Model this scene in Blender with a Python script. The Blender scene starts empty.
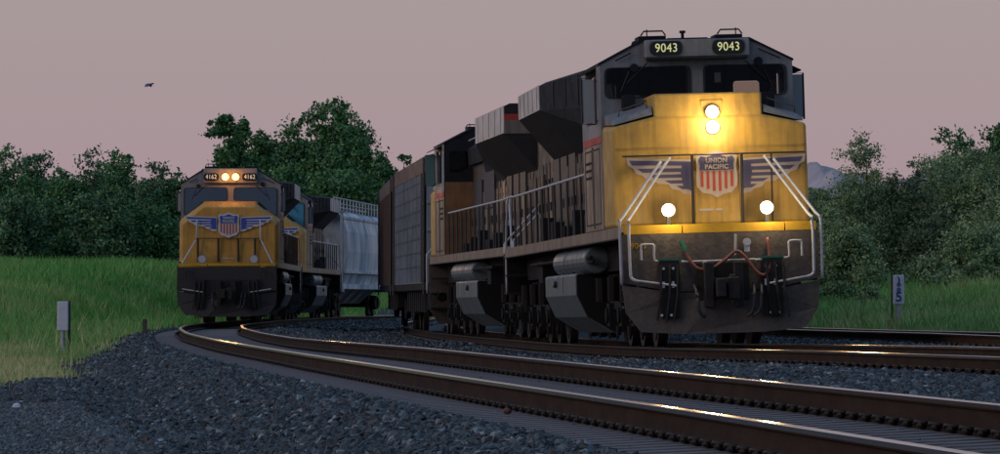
import bpy, bmesh, math, random
import numpy as np
from mathutils import Vector, Matrix
R = math.radians
rng = np.random.default_rng(7); random.seed(7)
S = bpy.context.scene
COL = S.collection
H = 0.66                       # camera height above the rails

# ------------------------------------------------------------ camera, sky, sun, exposure
cd = bpy.data.cameras.new('camera'); cam = bpy.data.objects.new('camera', cd); COL.objects.link(cam)
cd.sensor_width = 36; cd.lens = 4850 / 1000 * 36; cd.clip_start = .5; cd.clip_end = 9000
cam.location = (0, 0, H); cam.rotation_euler = (R(90) + math.atan(73 / 4850), 0, 0)
S.camera = cam
w = bpy.data.worlds.new('World'); S.world = w; w.use_nodes = True
nt = w.node_tree; nt.nodes.clear()
N = nt.nodes.new; L = nt.links.new
out = N('ShaderNodeOutputWorld'); bg = N('ShaderNodeBackground'); L(bg.outputs[0], out.inputs[0])
sky = N('ShaderNodeTexSky'); sky.sky_type = 'NISHITA'; sky.sun_disc = False
sky.sun_elevation = R(3); sky.sun_rotation = R(235); sky.dust_density = 2
tc = N('ShaderNodeTexCoord'); sx = N('ShaderNodeSeparateXYZ'); L(tc.outputs['Generated'], sx.inputs[0])
rp = N('ShaderNodeValToRGB'); L(sx.outputs[2], rp.inputs[0])
e = rp.color_ramp.elements
e[0].position = 0; e[0].color = (.375, .262, .298, 1)
e[1].position = 1; e[1].color = (.13, .28, .50, 1)
for p, c in ((.030, (.385, .290, .318, 1)), (.066, (.380, .318, .322, 1)), (.16, (.31, .30, .37, 1)), (.40, (.17, .27, .44, 1))):
    q = e.new(p); q.color = c
# warm after-glow low in the west, behind and to the left of the camera
dot = N('ShaderNodeVectorMath'); dot.operation = 'DOT_PRODUCT'; L(tc.outputs['Generated'], dot.inputs[0])
dot.inputs[1].default_value = (-.97, -.22, .08)
mr = N('ShaderNodeMapRange'); L(dot.outputs['Value'], mr.inputs[0]); mr.inputs[1].default_value = .35; mr.inputs[2].default_value = 1.0
mx = N('ShaderNodeMix'); mx.data_type = 'RGBA'; mx.blend_type = 'ADD'
# the sky opposite the after-glow (behind the camera) is a cooler, dimmer blue
my = N('ShaderNodeMapRange'); L(sx.outputs[1], my.inputs[0]); my.inputs[1].default_value = .25; my.inputs[2].default_value = -.45
bk = N('ShaderNodeMix'); bk.data_type = 'RGBA'; L(my.outputs[0], bk.inputs[0]); L(rp.outputs[0], bk.inputs[6]); bk.inputs[7].default_value = (.145, .20, .31, 1)
L(mr.outputs[0], mx.inputs[0]); L(bk.outputs[2], mx.inputs[6]); mx.inputs[7].default_value = (.42, .30, .24, 1)
m2 = N('ShaderNodeMix'); m2.data_type = 'RGBA'; m2.blend_type = 'ADD'; m2.inputs[0].default_value = .008
L(mx.outputs[2], m2.inputs[6]); L(sky.outputs[0], m2.inputs[7])
L(m2.outputs[2], bg.inputs[0]); bg.inputs[1].default_value = 1.0
sl = bpy.data.lights.new('sun', 'SUN'); sl.energy = .35; sl.angle = R(14); sl.color = (1, .80, .70)
so = bpy.data.objects.new('sun', sl); COL.objects.link(so)
so.rotation_euler = Vector((.80, .58, -.30)).to_track_quat('-Z', 'Y').to_euler()
S.view_settings.view_transform = 'Standard'; S.view_settings.look = 'None'; S.view_settings.exposure = 0; S.view_settings.gamma = 1
S.render.engine = 'CYCLES'

# ------------------------------------------------------------ materials
MC = {}
def mat(name, col, rough=.6, metal=0., noise=0., nscale=3., col2=None, bump=0., bscale=20., spec=.5, emit=None, es=0., stretch=None, attr=None, streak=0.):
    if name in MC: return MC[name]
    m = bpy.data.materials.new(name); m.use_nodes = True; MC[name] = m
    t = m.node_tree; b = t.nodes['Principled BSDF']
    b.inputs['Roughness'].default_value = rough; b.inputs['Metallic'].default_value = metal
    b.inputs['Specular IOR Level'].default_value = spec
    b.inputs['Base Color'].default_value = (*col, 1)
    src = None
    if noise or bump or streak:
        co = t.nodes.new('ShaderNodeTexCoord'); mp = t.nodes.new('ShaderNodeMapping')
        t.links.new(co.outputs['Object'], mp.inputs[0])
        if stretch: mp.inputs['Scale'].default_value = stretch
    if noise:
        n = t.nodes.new('ShaderNodeTexNoise'); n.inputs['Scale'].default_value = nscale; n.inputs['Detail'].default_value = 8; n.inputs['Roughness'].default_value = .65
        t.links.new(mp.outputs[0], n.inputs[0])
        cr = t.nodes.new('ShaderNodeValToRGB'); cr.color_ramp.elements[0].position = .38; cr.color_ramp.elements[1].position = .68
        t.links.new(n.outputs[0], cr.inputs[0])
        ma = t.nodes.new('ShaderNodeMath'); ma.operation = 'MULTIPLY'; ma.inputs[1].default_value = noise
        t.links.new(cr.outputs[0], ma.inputs[0])
        mi = t.nodes.new('ShaderNodeMix'); mi.data_type = 'RGBA'; mi.inputs[6].default_value = (*col, 1)
        mi.inputs[7].default_value = (*(col2 or [c * .35 for c in col]), 1)
        t.links.new(ma.outputs[0], mi.inputs[0]); src = mi.outputs[2]
        # roughness varies with the grime
        mr_ = t.nodes.new('ShaderNodeMapRange'); mr_.inputs[3].default_value = rough; mr_.inputs[4].default_value = min(1, rough + .25)
        t.links.new(cr.outputs[0], mr_.inputs[0]); t.links.new(mr_.outputs[0], b.inputs['Roughness'])
    if streak:     # rain-washed vertical dirt streaks
        mp2 = t.nodes.new('ShaderNodeMapping'); t.links.new(co.outputs['Object'], mp2.inputs[0]); mp2.inputs['Scale'].default_value = (5, 5, .35)
        n2 = t.nodes.new('ShaderNodeTexNoise'); n2.inputs['Scale'].default_value = 2; n2.inputs['Detail'].default_value = 5; t.links.new(mp2.outputs[0], n2.inputs[0])
        c2 = t.nodes.new('ShaderNodeValToRGB'); c2.color_ramp.elements[0].position = .45; c2.color_ramp.elements[1].position = .72; t.links.new(n2.outputs[0], c2.inputs[0])
        m3 = t.nodes.new('ShaderNodeMath'); m3.operation = 'MULTIPLY'; m3.inputs[1].default_value = streak; t.links.new(c2.outputs[0], m3.inputs[0])
        mj = t.nodes.new('ShaderNodeMix'); mj.data_type = 'RGBA'
        if src: t.links.new(src, mj.inputs[6])
        else: mj.inputs[6].default_value = (*col, 1)
        mj.inputs[7].default_value = (.045, .038, .032, 1)
        t.links.new(m3.outputs[0], mj.inputs[0]); src = mj.outputs[2]
    if attr:       # per-piece colour (stones, blades, leaves)
        at = t.nodes.new('ShaderNodeAttribute'); at.attribute_name = 'tint'
        mi2 = t.nodes.new('ShaderNodeMix'); mi2.data_type = 'RGBA'
        mi2.inputs[6].default_value = (*attr[0], 1); mi2.inputs[7].default_value = (*attr[1], 1)
        t.links.new(at.outputs['Fac'], mi2.inputs[0]); src = mi2.outputs[2]
    if src: t.links.new(src, b.inputs['Base Color'])
    if bump:
        nb = t.nodes.new('ShaderNodeTexNoise'); nb.inputs['Scale'].default_value = bscale; nb.inputs['Detail'].default_value = 6
        t.links.new(mp.outputs[0], nb.inputs[0])
        bm_ = t.nodes.new('ShaderNodeBump'); bm_.inputs['Strength'].default_value = bump; bm_.inputs['Distance'].default_value = .02
        t.links.new(nb.outputs[0], bm_.inputs['Height']); t.links.new(bm_.outputs[0], b.inputs['Normal'])
    if emit:
        b.inputs['Emission Color'].default_value = (*emit, 1); b.inputs['Emission Strength'].default_value = es
    return m

YEL = mat('armour_yellow', (.58, .355, .065), .42, noise=.55, nscale=2.6, col2=(.30, .19, .06), bump=.08, bscale=3, streak=.35)
YEL2 = mat('armour_yellow_deep', (.60, .315, .045), .42, noise=.55, nscale=2.6, col2=(.30, .16, .04), bump=.08, bscale=3, streak=.3)
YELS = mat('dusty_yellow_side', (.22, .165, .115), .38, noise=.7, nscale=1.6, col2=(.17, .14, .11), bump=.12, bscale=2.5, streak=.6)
YSTR = mat('sill_yellow', (.62, .36, .02), .5, noise=.5, nscale=3)
GRY = mat('harbour_grey', (.23, .24, .26), .42, noise=.5, nscale=2.5, col2=(.10, .095, .09), bump=.06, bscale=3, streak=.3)
ROOF = mat('sooty_roof', (.015, .017, .022), .65, spec=.25, noise=.5, nscale=2)
BLK = mat('grimy_black', (.014, .013, .014), .6, spec=.3, noise=.6, nscale=6, col2=(.045, .038, .032), bump=.3, bscale=14)
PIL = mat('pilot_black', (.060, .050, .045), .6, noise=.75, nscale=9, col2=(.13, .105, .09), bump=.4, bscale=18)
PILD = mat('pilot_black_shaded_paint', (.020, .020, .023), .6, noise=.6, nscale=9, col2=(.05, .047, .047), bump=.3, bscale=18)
UND = mat('underframe', (.008, .008, .009), .7, spec=.22, noise=.5, nscale=7, col2=(.020, .017, .015))
TANK = mat('fuel_tank_paint', (.12, .155, .175), .33, noise=.5, nscale=1.5, col2=(.07, .075, .08), streak=.3)
RED = mat('red_stripe', (.45, .035, .025), .45, noise=.4, nscale=4)
WHT = mat('white_handrail', (.52, .53, .56), .45, noise=.4, nscale=8)
SIL = mat('weathered_rail_white', (.50, .50, .52), .4)
DRK = mat('dark_stanchion', (.03, .03, .033), .5)
HOODM = mat('grimy_shaded_hood_side', (.10, .072, .048), .45, noise=.7, nscale=1.8, col2=(.045, .038, .032), streak=.6)  # grimy side paint, darkened with the shade of doors and structures
RUSTY = mat('sooty_orange_panel', (.26, .13, .045), .5, noise=.8, nscale=2, col2=(.09, .06, .04), streak=.5)
SEAM = mat('seam', (.02, .018, .016), .8)
GASK = mat('rubber_gasket', (.012, .012, .012), .5)
BLUE = mat('emblem_blue', (.035, .075, .38), .4)
BLUD = mat('emblem_blue_dusty', (.085, .08, .16), .45)
LWHT = mat('emblem_white', (.58, .56, .56), .45)
LWHD = mat('emblem_white_dusty', (.50, .42, .36), .5)
LRED = mat('emblem_red', (.42, .07, .05), .45)
HOSE = mat('brown_hose', (.20, .07, .05), .55)
GRN = mat('green_tag', (.02, .17, .10), .5, noise=.5, nscale=25)
NB = mat('number_board', (.008, .010, .010), .3)
NBL = mat('number_glow', (.6, .6, .3), .5, emit=(.80, .82, .38), es=.5)
NBL2 = mat('number_glow_dim', (.6, .6, .5), .5, emit=(.75, .62, .45), es=.45)
LENS = mat('lamp_lit', (1, .9, .6), .3, emit=(1.0, .80, .42), es=28)
LENO = mat('lamp_lit_orange', (1, .7, .3), .3, emit=(1.0, .60, .15), es=4.2)
LOFF = mat('lamp_unlit', (.45, .46, .5), .12, spec=.8)
CHR = mat('lamp_ring', (.3, .3, .3), .3, metal=.8)
MIRT = mat('mirror_teal', (.10, .20, .20), .3)
MIRR = mat('mirror_back', (.30, .33, .34), .3)
TEAL = mat('teal_glass', (.10, .22, .22), .2)
INT = mat('cab_interior', (.17, .12, .09), .8)
PAP = mat('paper', (.5, .5, .55), .7)
WHL = mat('wheel_steel', (.025, .021, .018), .5, metal=.4, noise=.5)
TREAD = mat('wheel_tread', (.35, .33, .31), .3, metal=.9)
RAILT = mat('rail_head_polished', (.70, .55, .46), .17, metal=1.)
RAILW = mat('rail_web_rust', (.036, .018, .009), .85, spec=.2, noise=.6, nscale=5, col2=(.012, .008, .006), stretch=(1, .4, 1), bump=.2, bscale=30)
SLP = mat('sleeper_concrete', (.16, .155, .165), .85, noise=.6, nscale=5, col2=(.08, .08, .088), bump=.4, bscale=30)
CLIP = mat('clip_steel', (.020, .017, .016), .45, metal=.5, noise=.5, nscale=30, col2=(.09, .06, .04))
HOPW = mat('hopper_paint', (.86, .86, .86), .5, noise=1., nscale=1.5, stretch=(1, .45, .16), col2=(.15, .28, .42), streak=.4, bump=.1, bscale=2)
HOPG = mat('hopper_end_grey', (.38, .42, .46), .5, noise=.5, nscale=2)
CARB = mat('freight_brown', (.11, .065, .055), .6, noise=.6, nscale=1.5, col2=(.09, .075, .075), streak=.4)
CARG = mat('freight_grey', (.24, .29, .35), .5, noise=.6, nscale=1.4, col2=(.13, .14, .16), streak=.4)
POSTG = mat('galvanised', (.36, .40, .46), .5, noise=.4, nscale=9)
POSTW = mat('post_panel', (.62, .66, .76), .5, noise=.2, nscale=12)
WOOD = mat('old_wood', (.09, .08, .07), .9, noise=.5, nscale=14)
INK = mat('blue_ink', (.03, .07, .22), .6)
BARK = mat('bark', (.055, .045, .035), .95, noise=.5, nscale=6, bump=.5, bscale=12)
def glass(name, tint, mixf, rough=.08):
    m = bpy.data.materials.new(name); m.use_nodes = True; t = m.node_tree; t.nodes.clear()
    o = t.nodes.new('ShaderNodeOutputMaterial'); a = t.nodes.new('ShaderNodeBsdfTransparent'); g = t.nodes.new('ShaderNodeBsdfGlossy')
    a.inputs[0].default_value = (*tint, 1); g.inputs['Roughness'].default_value = rough; g.inputs['Color'].default_value = (.9, .9, .95, 1)
    f = t.nodes.new('ShaderNodeFresnel'); f.inputs[0].default_value = 1.5
    ad = t.nodes.new('ShaderNodeMath'); ad.operation = 'ADD'; ad.inputs[1].default_value = mixf; t.links.new(f.outputs[0], ad.inputs[0])
    x = t.nodes.new('ShaderNodeMixShader'); t.links.new(ad.outputs[0], x.inputs[0]); t.links.new(a.outputs[0], x.inputs[1]); t.links.new(g.outputs[0], x.inputs[2])
    t.links.new(x.outputs[0], o.inputs[0]); return m
GLS = glass('window_glass', (.80, .76, .72), -.03)
GLB = glass('window_glass_tinted', (.22, .28, .36), .10)

# ------------------------------------------------------------ mesh helpers
class MB:
    def __init__(s): s.v = []; s.f = []; s.g = []
    def add(s, v, f):
        n = len(s.v); s.g.append((n, len(s.f), len(v), len(f))); s.v += [tuple(p) for p in v]; s.f += [tuple(i + n for i in q) for q in f]; return s
    def box(s, x0, x1, y0, y1, z0, z1):
        return s.add([(x, y, z) for x in (x0, x1) for y in (y0, y1) for z in (z0, z1)],
                     [(0, 1, 3, 2), (4, 6, 7, 5), (0, 4, 5, 1), (2, 3, 7, 6), (0, 2, 6, 4), (1, 5, 7, 3)])
    def loft(s, rings, cap=True):
        n = len(rings[0]); v = [p for r in rings for p in r]; f = []
        for k in range(len(rings) - 1):
            for i in range(n): f.append((k * n + i, k * n + (i + 1) % n, (k + 1) * n + (i + 1) % n, (k + 1) * n + i))
        if cap: f.append(tuple(reversed(range(n)))); f.append(tuple((len(rings) - 1) * n + i for i in range(n)))
        return s.add(v, f)
    def prism_y(s, pts, y0, y1): return s.loft([[(x, y0, z) for x, z in pts], [(x, y1, z) for x, z in pts]])
    def prism_x(s, pts, x0, x1): return s.loft([[(x0, y, z) for y, z in pts], [(x1, y, z) for y, z in pts]])
    def cyl(s, a, b, r, n=12, r2=None):
        a = Vector(a); b = Vector(b); d = (b - a).normalized(); u = d.orthogonal().normalized(); w_ = d.cross(u); r2 = r if r2 is None else r2
        return s.loft([[a + (u * math.cos(t) + w_ * math.sin(t)) * r for t in [2 * math.pi * i / n for i in range(n)]],
                       [b + (u * math.cos(t) + w_ * math.sin(t)) * r2 for t in [2 * math.pi * i / n for i in range(n)]]])
    def tube(s, pts, r, n=6, rs=None):
        pts = [Vector(p) for p in pts]; rings = []
        for i, p in enumerate(pts):
            d = (pts[min(i + 1, len(pts) - 1)] - pts[max(i - 1, 0)]).normalized()
            ref = Vector((0, 0, 1)) if abs(d.z) < .9 else Vector((0, 1, 0))
            u = d.cross(ref).normalized(); w_ = d.cross(u); rr = rs[i] if rs else r
            rings.append([p + (u * math.cos(t) + w_ * math.sin(t)) * rr for t in [2 * math.pi * k / n for k in range(n)]])
        return s.loft(rings)
    def data(s, name, m, smooth=False):
        me = bpy.data.meshes.new(name); me.from_pydata(s.v, [], s.f); me.materials.append(m)
        b = bmesh.new(); b.from_mesh(me); bmesh.ops.recalc_face_normals(b, faces=b.faces); b.to_mesh(me); b.free()
        if smooth: me.shade_smooth()
        return me
def smooth_path(pts, k=6):
    out_ = []; P = [Vector(p) for p in pts]; P = [P[0]] + P + [P[-1]]
    for i in range(1, len(P) - 2):
        a, b, c, d = P[i - 1:i + 3]
        for j in range(k):
            t = j / k
            out_.append(.5 * ((2 * b) + (c - a) * t + (2 * a - 5 * b + 4 * c - d) * t * t + (3 * b - a - 3 * c + d) * t ** 3))
    out_.append(P[-2]); return out_
def tag(o, label=None, cat=None, group=None, kind=None):
    if label: o['label'] = label
    if cat: o['category'] = cat
    if group: o['group'] = group
    if kind: o['kind'] = kind
    return o
def pieces(mb):
    """groups of a builder's shapes that stand well apart from each other"""
    k = len(mb.g)
    if k < 2 or k > 400: return None
    V = np.array(mb.v); lo = np.array([V[a:a + c].min(0) for a, _, c, _ in mb.g]); hi = np.array([V[a:a + c].max(0) for a, _, c, _ in mb.g]); size = (hi - lo).max(1)
    gap = np.maximum(0, np.maximum(lo[:, None] - hi[None], lo[None] - hi[:, None])); near = np.sqrt((gap ** 2).sum(2)) <= np.maximum(.018, .47 * np.maximum(size[:, None], size[None]))
    left = set(range(k)); out_ = []
    while left:
        st = [left.pop()]; grp = []
        while st:
            i = st.pop(); grp.append(i)
            for j in [j for j in left if near[i, j]]: left.discard(j); st.append(j)
        out_.append(sorted(grp))
    return sorted(out_) if len(out_) > 1 else None
def obj(name, mb, m, parent=None, bevel=0, smooth=False, seg=1):
    if isinstance(mb, MB):
        pc = pieces(mb)
        if pc:
            first = None
            for grp in pc:
                q = MB()
                for i in grp:
                    a, b, c, d = mb.g[i]; q.add(mb.v[a:a + c], [tuple(x - a for x in f) for f in mb.f[b:b + d]])
                q.g = q.g[:1]; o = obj(name, q, m, parent, bevel, smooth, seg); first = first or o
            return first
    me = mb.data(name, m, smooth) if isinstance(mb, MB) else mb
    o = bpy.data.objects.new(name, me); COL.objects.link(o)
    if parent: o.parent = parent
    if bevel:
        md = o.modifiers.new('bevel', 'BEVEL'); md.width = bevel; md.segments = seg; md.limit_method = 'ANGLE'
    return o
def empty(name, loc=(0, 0, 0), rot=(0, 0, 0)):
    o = bpy.data.objects.new(name, None); COL.objects.link(o); o.location = loc; o.rotation_euler = rot; o.empty_display_size = .3; return o
def copy_tree(o, parent=None):
    c = o.copy(); COL.objects.link(c)
    if parent: c.parent = parent
    for ch in list(o.children): copy_tree(ch, c)
    return c
def plate(outer, holes, th):
    """flat plate in the xz plane with holes, its thickness along y (0..th)"""
    cu = bpy.data.curves.new('tmp', 'CURVE'); cu.dimensions = '2D'; cu.fill_mode = 'BOTH'; cu.extrude = th / 2
    for ring in [outer] + holes:
        sp = cu.splines.new('POLY'); sp.points.add(len(ring) - 1); sp.use_cyclic_u = True
        for i, (x, z) in enumerate(ring): sp.points[i].co = (x, z, 0, 1)
    o = bpy.data.objects.new('tmp', cu); COL.objects.link(o)
    me = bpy.data.meshes.new_from_object(o.evaluated_get(bpy.context.evaluated_depsgraph_get()))
    bpy.data.objects.remove(o); bpy.data.curves.remove(cu)
    me.transform(Matrix(((1, 0, 0, 0), (0, 0, -1, th / 2), (0, 1, 0, 0), (0, 0, 0, 1))))
    return me
def place_mesh(name, me, m, parent, loc=(0, 0, 0), rotz=0):
    me.materials.clear(); me.materials.append(m)
    me.transform(Matrix.Translation(loc) @ Matrix.Rotation(rotz, 4, 'Z'))
    o = bpy.data.objects.new(name, me); COL.objects.link(o); o.parent = parent; return o
def rrect(x0, x1, z0, z1, r=.08, n=4):
    p = []
    for cx, cz, a0 in ((x1 - r, z1 - r, 0), (x0 + r, z1 - r, 90), (x0 + r, z0 + r, 180), (x1 - r, z0 + r, 270)):
        for i in range(n + 1):
            a = R(a0 + 90 * i / n); p.append((cx + r * math.cos(a), cz + r * math.sin(a)))
    return p
def rpoly(pts, r=.07, n=3):
    out_ = []
    for i, p in enumerate(pts):
        p = Vector(p); a = Vector(pts[i - 1]); b = Vector(pts[(i + 1) % len(pts)])
        s_ = p + (a - p).normalized() * min(r, (a - p).length * .45); e_ = p + (b - p).normalized() * min(r, (b - p).length * .45)
        for k in range(n + 1):
            t = k / n; q = s_ * (1 - t) ** 2 + p * 2 * t * (1 - t) + e_ * t * t; out_.append((q.x, q.y))
    return out_
def text(body, size, m, parent, loc, name='lettering', th=.006, sx=1., bold=0., rotx=90, rotz=0):
    cu = bpy.data.curves.new('t', 'FONT'); cu.body = body; cu.size = size; cu.align_x = 'CENTER'; cu.align_y = 'CENTER'; cu.extrude = th; cu.offset = bold; cu.space_character = 1.06
    o = bpy.data.objects.new('t', cu); COL.objects.link(o)
    me = bpy.data.meshes.new_from_object(o.evaluated_get(bpy.context.evaluated_depsgraph_get()))
    bpy.data.objects.remove(o)
    me.transform(Matrix.Translation(loc) @ Matrix.Rotation(R(rotz), 4, 'Z') @ Matrix.Rotation(R(rotx), 4, 'X') @ Matrix.Scale(sx, 4, (1, 0, 0)))
    me.materials.clear(); me.materials.append(m)
    q = bpy.data.objects.new(name, me); COL.objects.link(q); q.parent = parent; return q

# ------------------------------------------------------------ track alignment
D1 = [0, 20.8, 30.5, 41.8, 60.4, 79, 97, 115, 132, 149, 173, 197, 214, 240, 280]
X1 = [5.05, 2.81, 1.75, .41, -1.74, -3.81, -5.5, -6.85, -7.8, -8.4, -8.56, -7.8, -6.5, -3.9, 1]
D2 = [0, 15, 30, 45, 60, 75, 88, 100, 112, 124, 142, 162, 185, 210, 250, 290]
X2 = [12.2, 10.4, 8.6, 6.8, 5.05, 3.34, 2.3, 1.4, .47, -.50, -1.65, -2.55, -2.7, -2.0, 1, 6]
def smoothed(D, X):
    dd = np.arange(-20, 300, 1.); xx = np.interp(dd, D, X); xx[dd < 0] = X[0] - dd[dd < 0] * .117
    k = np.hanning(17); k /= k.sum(); pad = np.concatenate([xx[0] + (np.arange(-8, 0)) * (xx[1] - xx[0]), xx, xx[-1] + np.arange(1, 9) * (xx[-1] - xx[-2])])
    return dd, np.convolve(pad, k, 'valid')
T1 = smoothed(D1, X1); T2 = smoothed(D2, X2)
def x1(d): return np.interp(d, *T1)
def x2(d): return np.interp(d, *T2)
def x3(d): return x2(d) + 4.6
def z1(d): return np.interp(d, [0, 60, 85, 115, 149, 200], [.035, .035, 0, 0, -.05, -.05])
def c1(d): return np.interp(d, [0, 60, 85], [.035, .035, 0])
def c2(d): return np.interp(d, [0, 80, 110], [.030, .030, 0.008])
def z2(d): return H - np.interp(d, [0, 51, 61, 75, 82, 98, 113, 132, 150, 200], [.57, .60, .64, .736, .78, .85, .87, .88, .86, .8]) + c2(d)
def c3(d): return 0 * d
def z3(d): return H - np.interp(d, [0, 71, 78, 90, 120], [.54, .535, .53, .56, .62])
TR = {1: (x1, z1, c1), 2: (x2, z2, c2), 3: (x3, z3, c3)}
TIE = -.186            # sleeper top below the rail top

def rail_path(fx, fz, fc, side, d0, d1):
    ds = np.arange(d0, d1, 1.0); P = []
    for d in ds: P.append((fx(d) + side * .755, d, fz(d) + side / 1 * fc(d)))
    return P
def sweep(profile, P):
    mb = MB(); rings = []
    P = [Vector(p) for p in P]
    for i, p in enumerate(P):
        d = (P[min(i + 1, len(P) - 1)] - P[max(i - 1, 0)]); d.z = 0; d.normalize(); n = Vector((d.y, -d.x, 0))
        rings.append([p + n * a + Vector((0, 0, b)) for a, b in profile])
    mb.loft(rings); return mb
HEADP = [(-.036, -.004), (-.030, 0), (.030, 0), (.036, -.004), (.036, -.030), (-.036, -.030)]
WEBP = [(-.034, -.031), (.034, -.031), (.030, -.040), (.010, -.050), (.009, -.145), (.03, -.163), (.075, -.174), (.075, -.184), (-.075, -.184), (-.075, -.174), (-.03, -.163), (-.009, -.145), (-.010, -.050), (-.030, -.040)]
def sleeper_mesh():
    mb = MB(); w0, w1 = .11, .13; Lh = 1.42
    mb.loft([[(-Lh, -w1, -.16), (Lh, -w1, -.16), (Lh, w1, -.16), (-Lh, w1, -.16)],
             [(-Lh + .03, -w0, 0), (Lh - .03, -w0, 0), (Lh - .03, w0, 0), (-Lh + .03, w0, 0)]])
    return mb
def fastener_mesh():
    mb = MB()
    for s_ in (1,):                              # cast shoulder and bent spring clip on both sides of the rail
        mb.box(s_ * .085 - .014, s_ * .085 + .014, -.035, .035, -.004, .035)
        pth = smooth_path([(s_ * .062, -.055, .022), (s_ * .085, -.075, .026), (s_ * .125, -.055, .034), (s_ * .132, .0, .050), (s_ * .115, .045, .046),
                           (s_ * .078, .055, .040), (s_ * .06, .02, .030), (s_ * .072, -.01, .022)], 3)
        mb.tube(pth, .0115, 5)
        mb.cyl((s_ * .104, -.05, .028), (s_ * .104, .055, .030), .024, 8)
    return mb
SLM = sleeper_mesh().data('sleeper', SLP); FSM = fastener_mesh().data('rail_fastener', CLIP, True)
def build_track(idx, d0, d1, pitch, label, nparts, dnear):
    fx, fz, fc = TR[idx]
    root = empty('railway_track', (0, 0, 0)); tag(root, label, 'railway track', 'curving railway tracks')
    for s_ in (-1, 1):
        P = rail_path(fx, fz, fc, s_, d0, d1)
        r = obj('rail', sweep(WEBP, P), RAILW, root)
        obj('rail_head', sweep(HEADP, P), RAILT, r)
    ds = []; d = d0 + .5
    while d < d1 - .5: ds.append(d); d += pitch
    near = [q for q in ds if q >= dnear][:nparts]; rest = [q for q in ds if q not in set(near)]
    def mtx(d):
        sl_ = (fx(d + .5) - fx(d - .5)); return Matrix.Translation((fx(d), d, fz(d) + TIE)) @ Matrix.Rotation(-math.atan(sl_), 4, 'Z') @ Matrix.Rotation(-math.atan(fc(d) / .755), 4, 'Y')
    for d in near:
        o = bpy.data.objects.new('sleeper', SLM); COL.objects.link(o); o.parent = root; o.matrix_local = mtx(d) @ Matrix.Rotation(random.uniform(-.006, .006), 4, 'Z')
        for s_ in (-1, 1):
            for t_ in (0, 1):
                q = bpy.data.objects.new('rail_clip', FSM); COL.objects.link(q); q.parent = o; q.location = (s_ * .755, random.uniform(-.008, .008), 0); q.rotation_euler = (0, 0, t_ * math.pi + random.uniform(-.06, .06))
    for (me, nm, offs, m) in ((SLM, 'far_sleepers', (0,), SLP), (FSM, 'far_clips', (-.755, .755), CLIP)):
        v = np.array([x.co[:] for x in me.vertices]); fs = [tuple(p.vertices) for p in me.polygons]; mb = MB()
        for d in rest:
            for of in offs:
                for t_ in ((0,) if of == 0 else (0, 1)):
                    M = np.array(mtx(d) @ Matrix.Translation((of, 0, 0)) @ Matrix.Rotation(t_ * math.pi, 4, 'Z')); mb.add(v @ M[:3, :3].T + M[:3, 3], fs)
        o = bpy.data.objects.new(nm, None)
        m_ = bpy.data.meshes.new(nm); m_.from_pydata(mb.v, [], mb.f); m_.materials.append(m)
        o = bpy.data.objects.new(nm, m_); COL.objects.link(o); o.parent = root; o['kind'] = 'stuff'
    return root
build_track(1, 8, 262, .44, 'nearest railway track, rusty rails with polished tops sweeping round to the locomotive numbered 4162', 100, 17)
build_track(2, 25, 255, .50, 'middle railway track that carries the big yellow locomotive on the right', 100, 40)
build_track(3, 40, 240, .50, 'farthest railway track, dark rails behind the big right-hand locomotive in front of the marker post', 90, 60)

# ------------------------------------------------------------ terrain
def sstep(a, b, x):
    t = np.clip((x - a) / (b - a), 0, 1); return t * t * (3 - 2 * t)
def vnoise(x, y, sc, seed=0):
    r = np.random.default_rng(seed).random((64, 64)); x = np.asarray(x) / sc; y = np.asarray(y) / sc
    i = np.floor(x).astype(int); j = np.floor(y).astype(int); u = x - i; v = y - j; u = u * u * (3 - 2 * u); v = v * v * (3 - 2 * v)
    g = lambda a, b: r[a % 64, b % 64]
    return (g(i, j) * (1 - u) + g(i + 1, j) * u) * (1 - v) + (g(i, j + 1) * (1 - u) + g(i + 1, j + 1) * u) * v
def terrain(x, d):
    x = np.asarray(x, float); d = np.asarray(d, float)
    u1 = x - x1(np.clip(d, -20, 299)); u2 = x - x2(np.clip(d, -20, 299)); u3 = u2 - 4.6
    b1 = z1(d) + np.clip(u1 / .755, -2, 2) * c1(d) + TIE - .012; b2 = z2(d) + np.clip(u2 / .755, -2, 2) * c2(d) + TIE - .012; b3 = z3(d) + TIE - .012
    # left of track 1: shoulder, then low ground, then the field rising
    low = -.56 + .02 * np.sin(d * .3)
    pad = .07 * sstep(-4.6, -5.6, u1) * sstep(62, 54, d) * 0
    field = low + (2.55) * sstep(105, 225, d) * sstep(-2.5, -9, u1) + 1.6 * sstep(-14, -40, u1) * sstep(110, 230, d)
    left = b1 + (field - b1) * sstep(-1.55, -3.3, u1)
    ridge = .10 * np.exp(-((u1 + 3.9) / .35) ** 2) * sstep(75, 60, d)
    left = left + ridge
    mid12 = b1 + (b2 - b1) * sstep(1.4, 5.1, u1) - .05 * np.exp(-((u1 - 3.25) / 1.0) ** 2)
    mid12 += .16 * np.exp(-((d - 98) / 7) ** 2) * np.exp(-((u2 + 2.5) / .6) ** 2)
    mid23 = b2 + (b3 - b2) * sstep(1.3, 3.3, u2)
    right_g = .03 + .45 * np.exp(-((d - 118) / 14) ** 2) * sstep(9.5, 12.5, x) + 1.0 * sstep(95, 170, d) + .25 * sstep(5, 16, u3) + 1.5 * sstep(170, 260, d)
    right = b3 + (right_g - b3) * sstep(1.5, 3.2, u3)
    z = np.where(u1 < 0, left, np.where(u2 < 0, mid12, np.where(u3 < 0, mid23, right)))
    z = np.where(d > 200, z + (2.0 - z) * sstep(225, 275, d), z)
    z = z + .03 * (vnoise(x, d, 1.7, 3) - .5) * sstep(1.3, 2.2, np.abs(u1)) * sstep(1.3, 2.2, np.abs(u2)) * sstep(1.3, 2.0, np.abs(u3))
    return z
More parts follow.
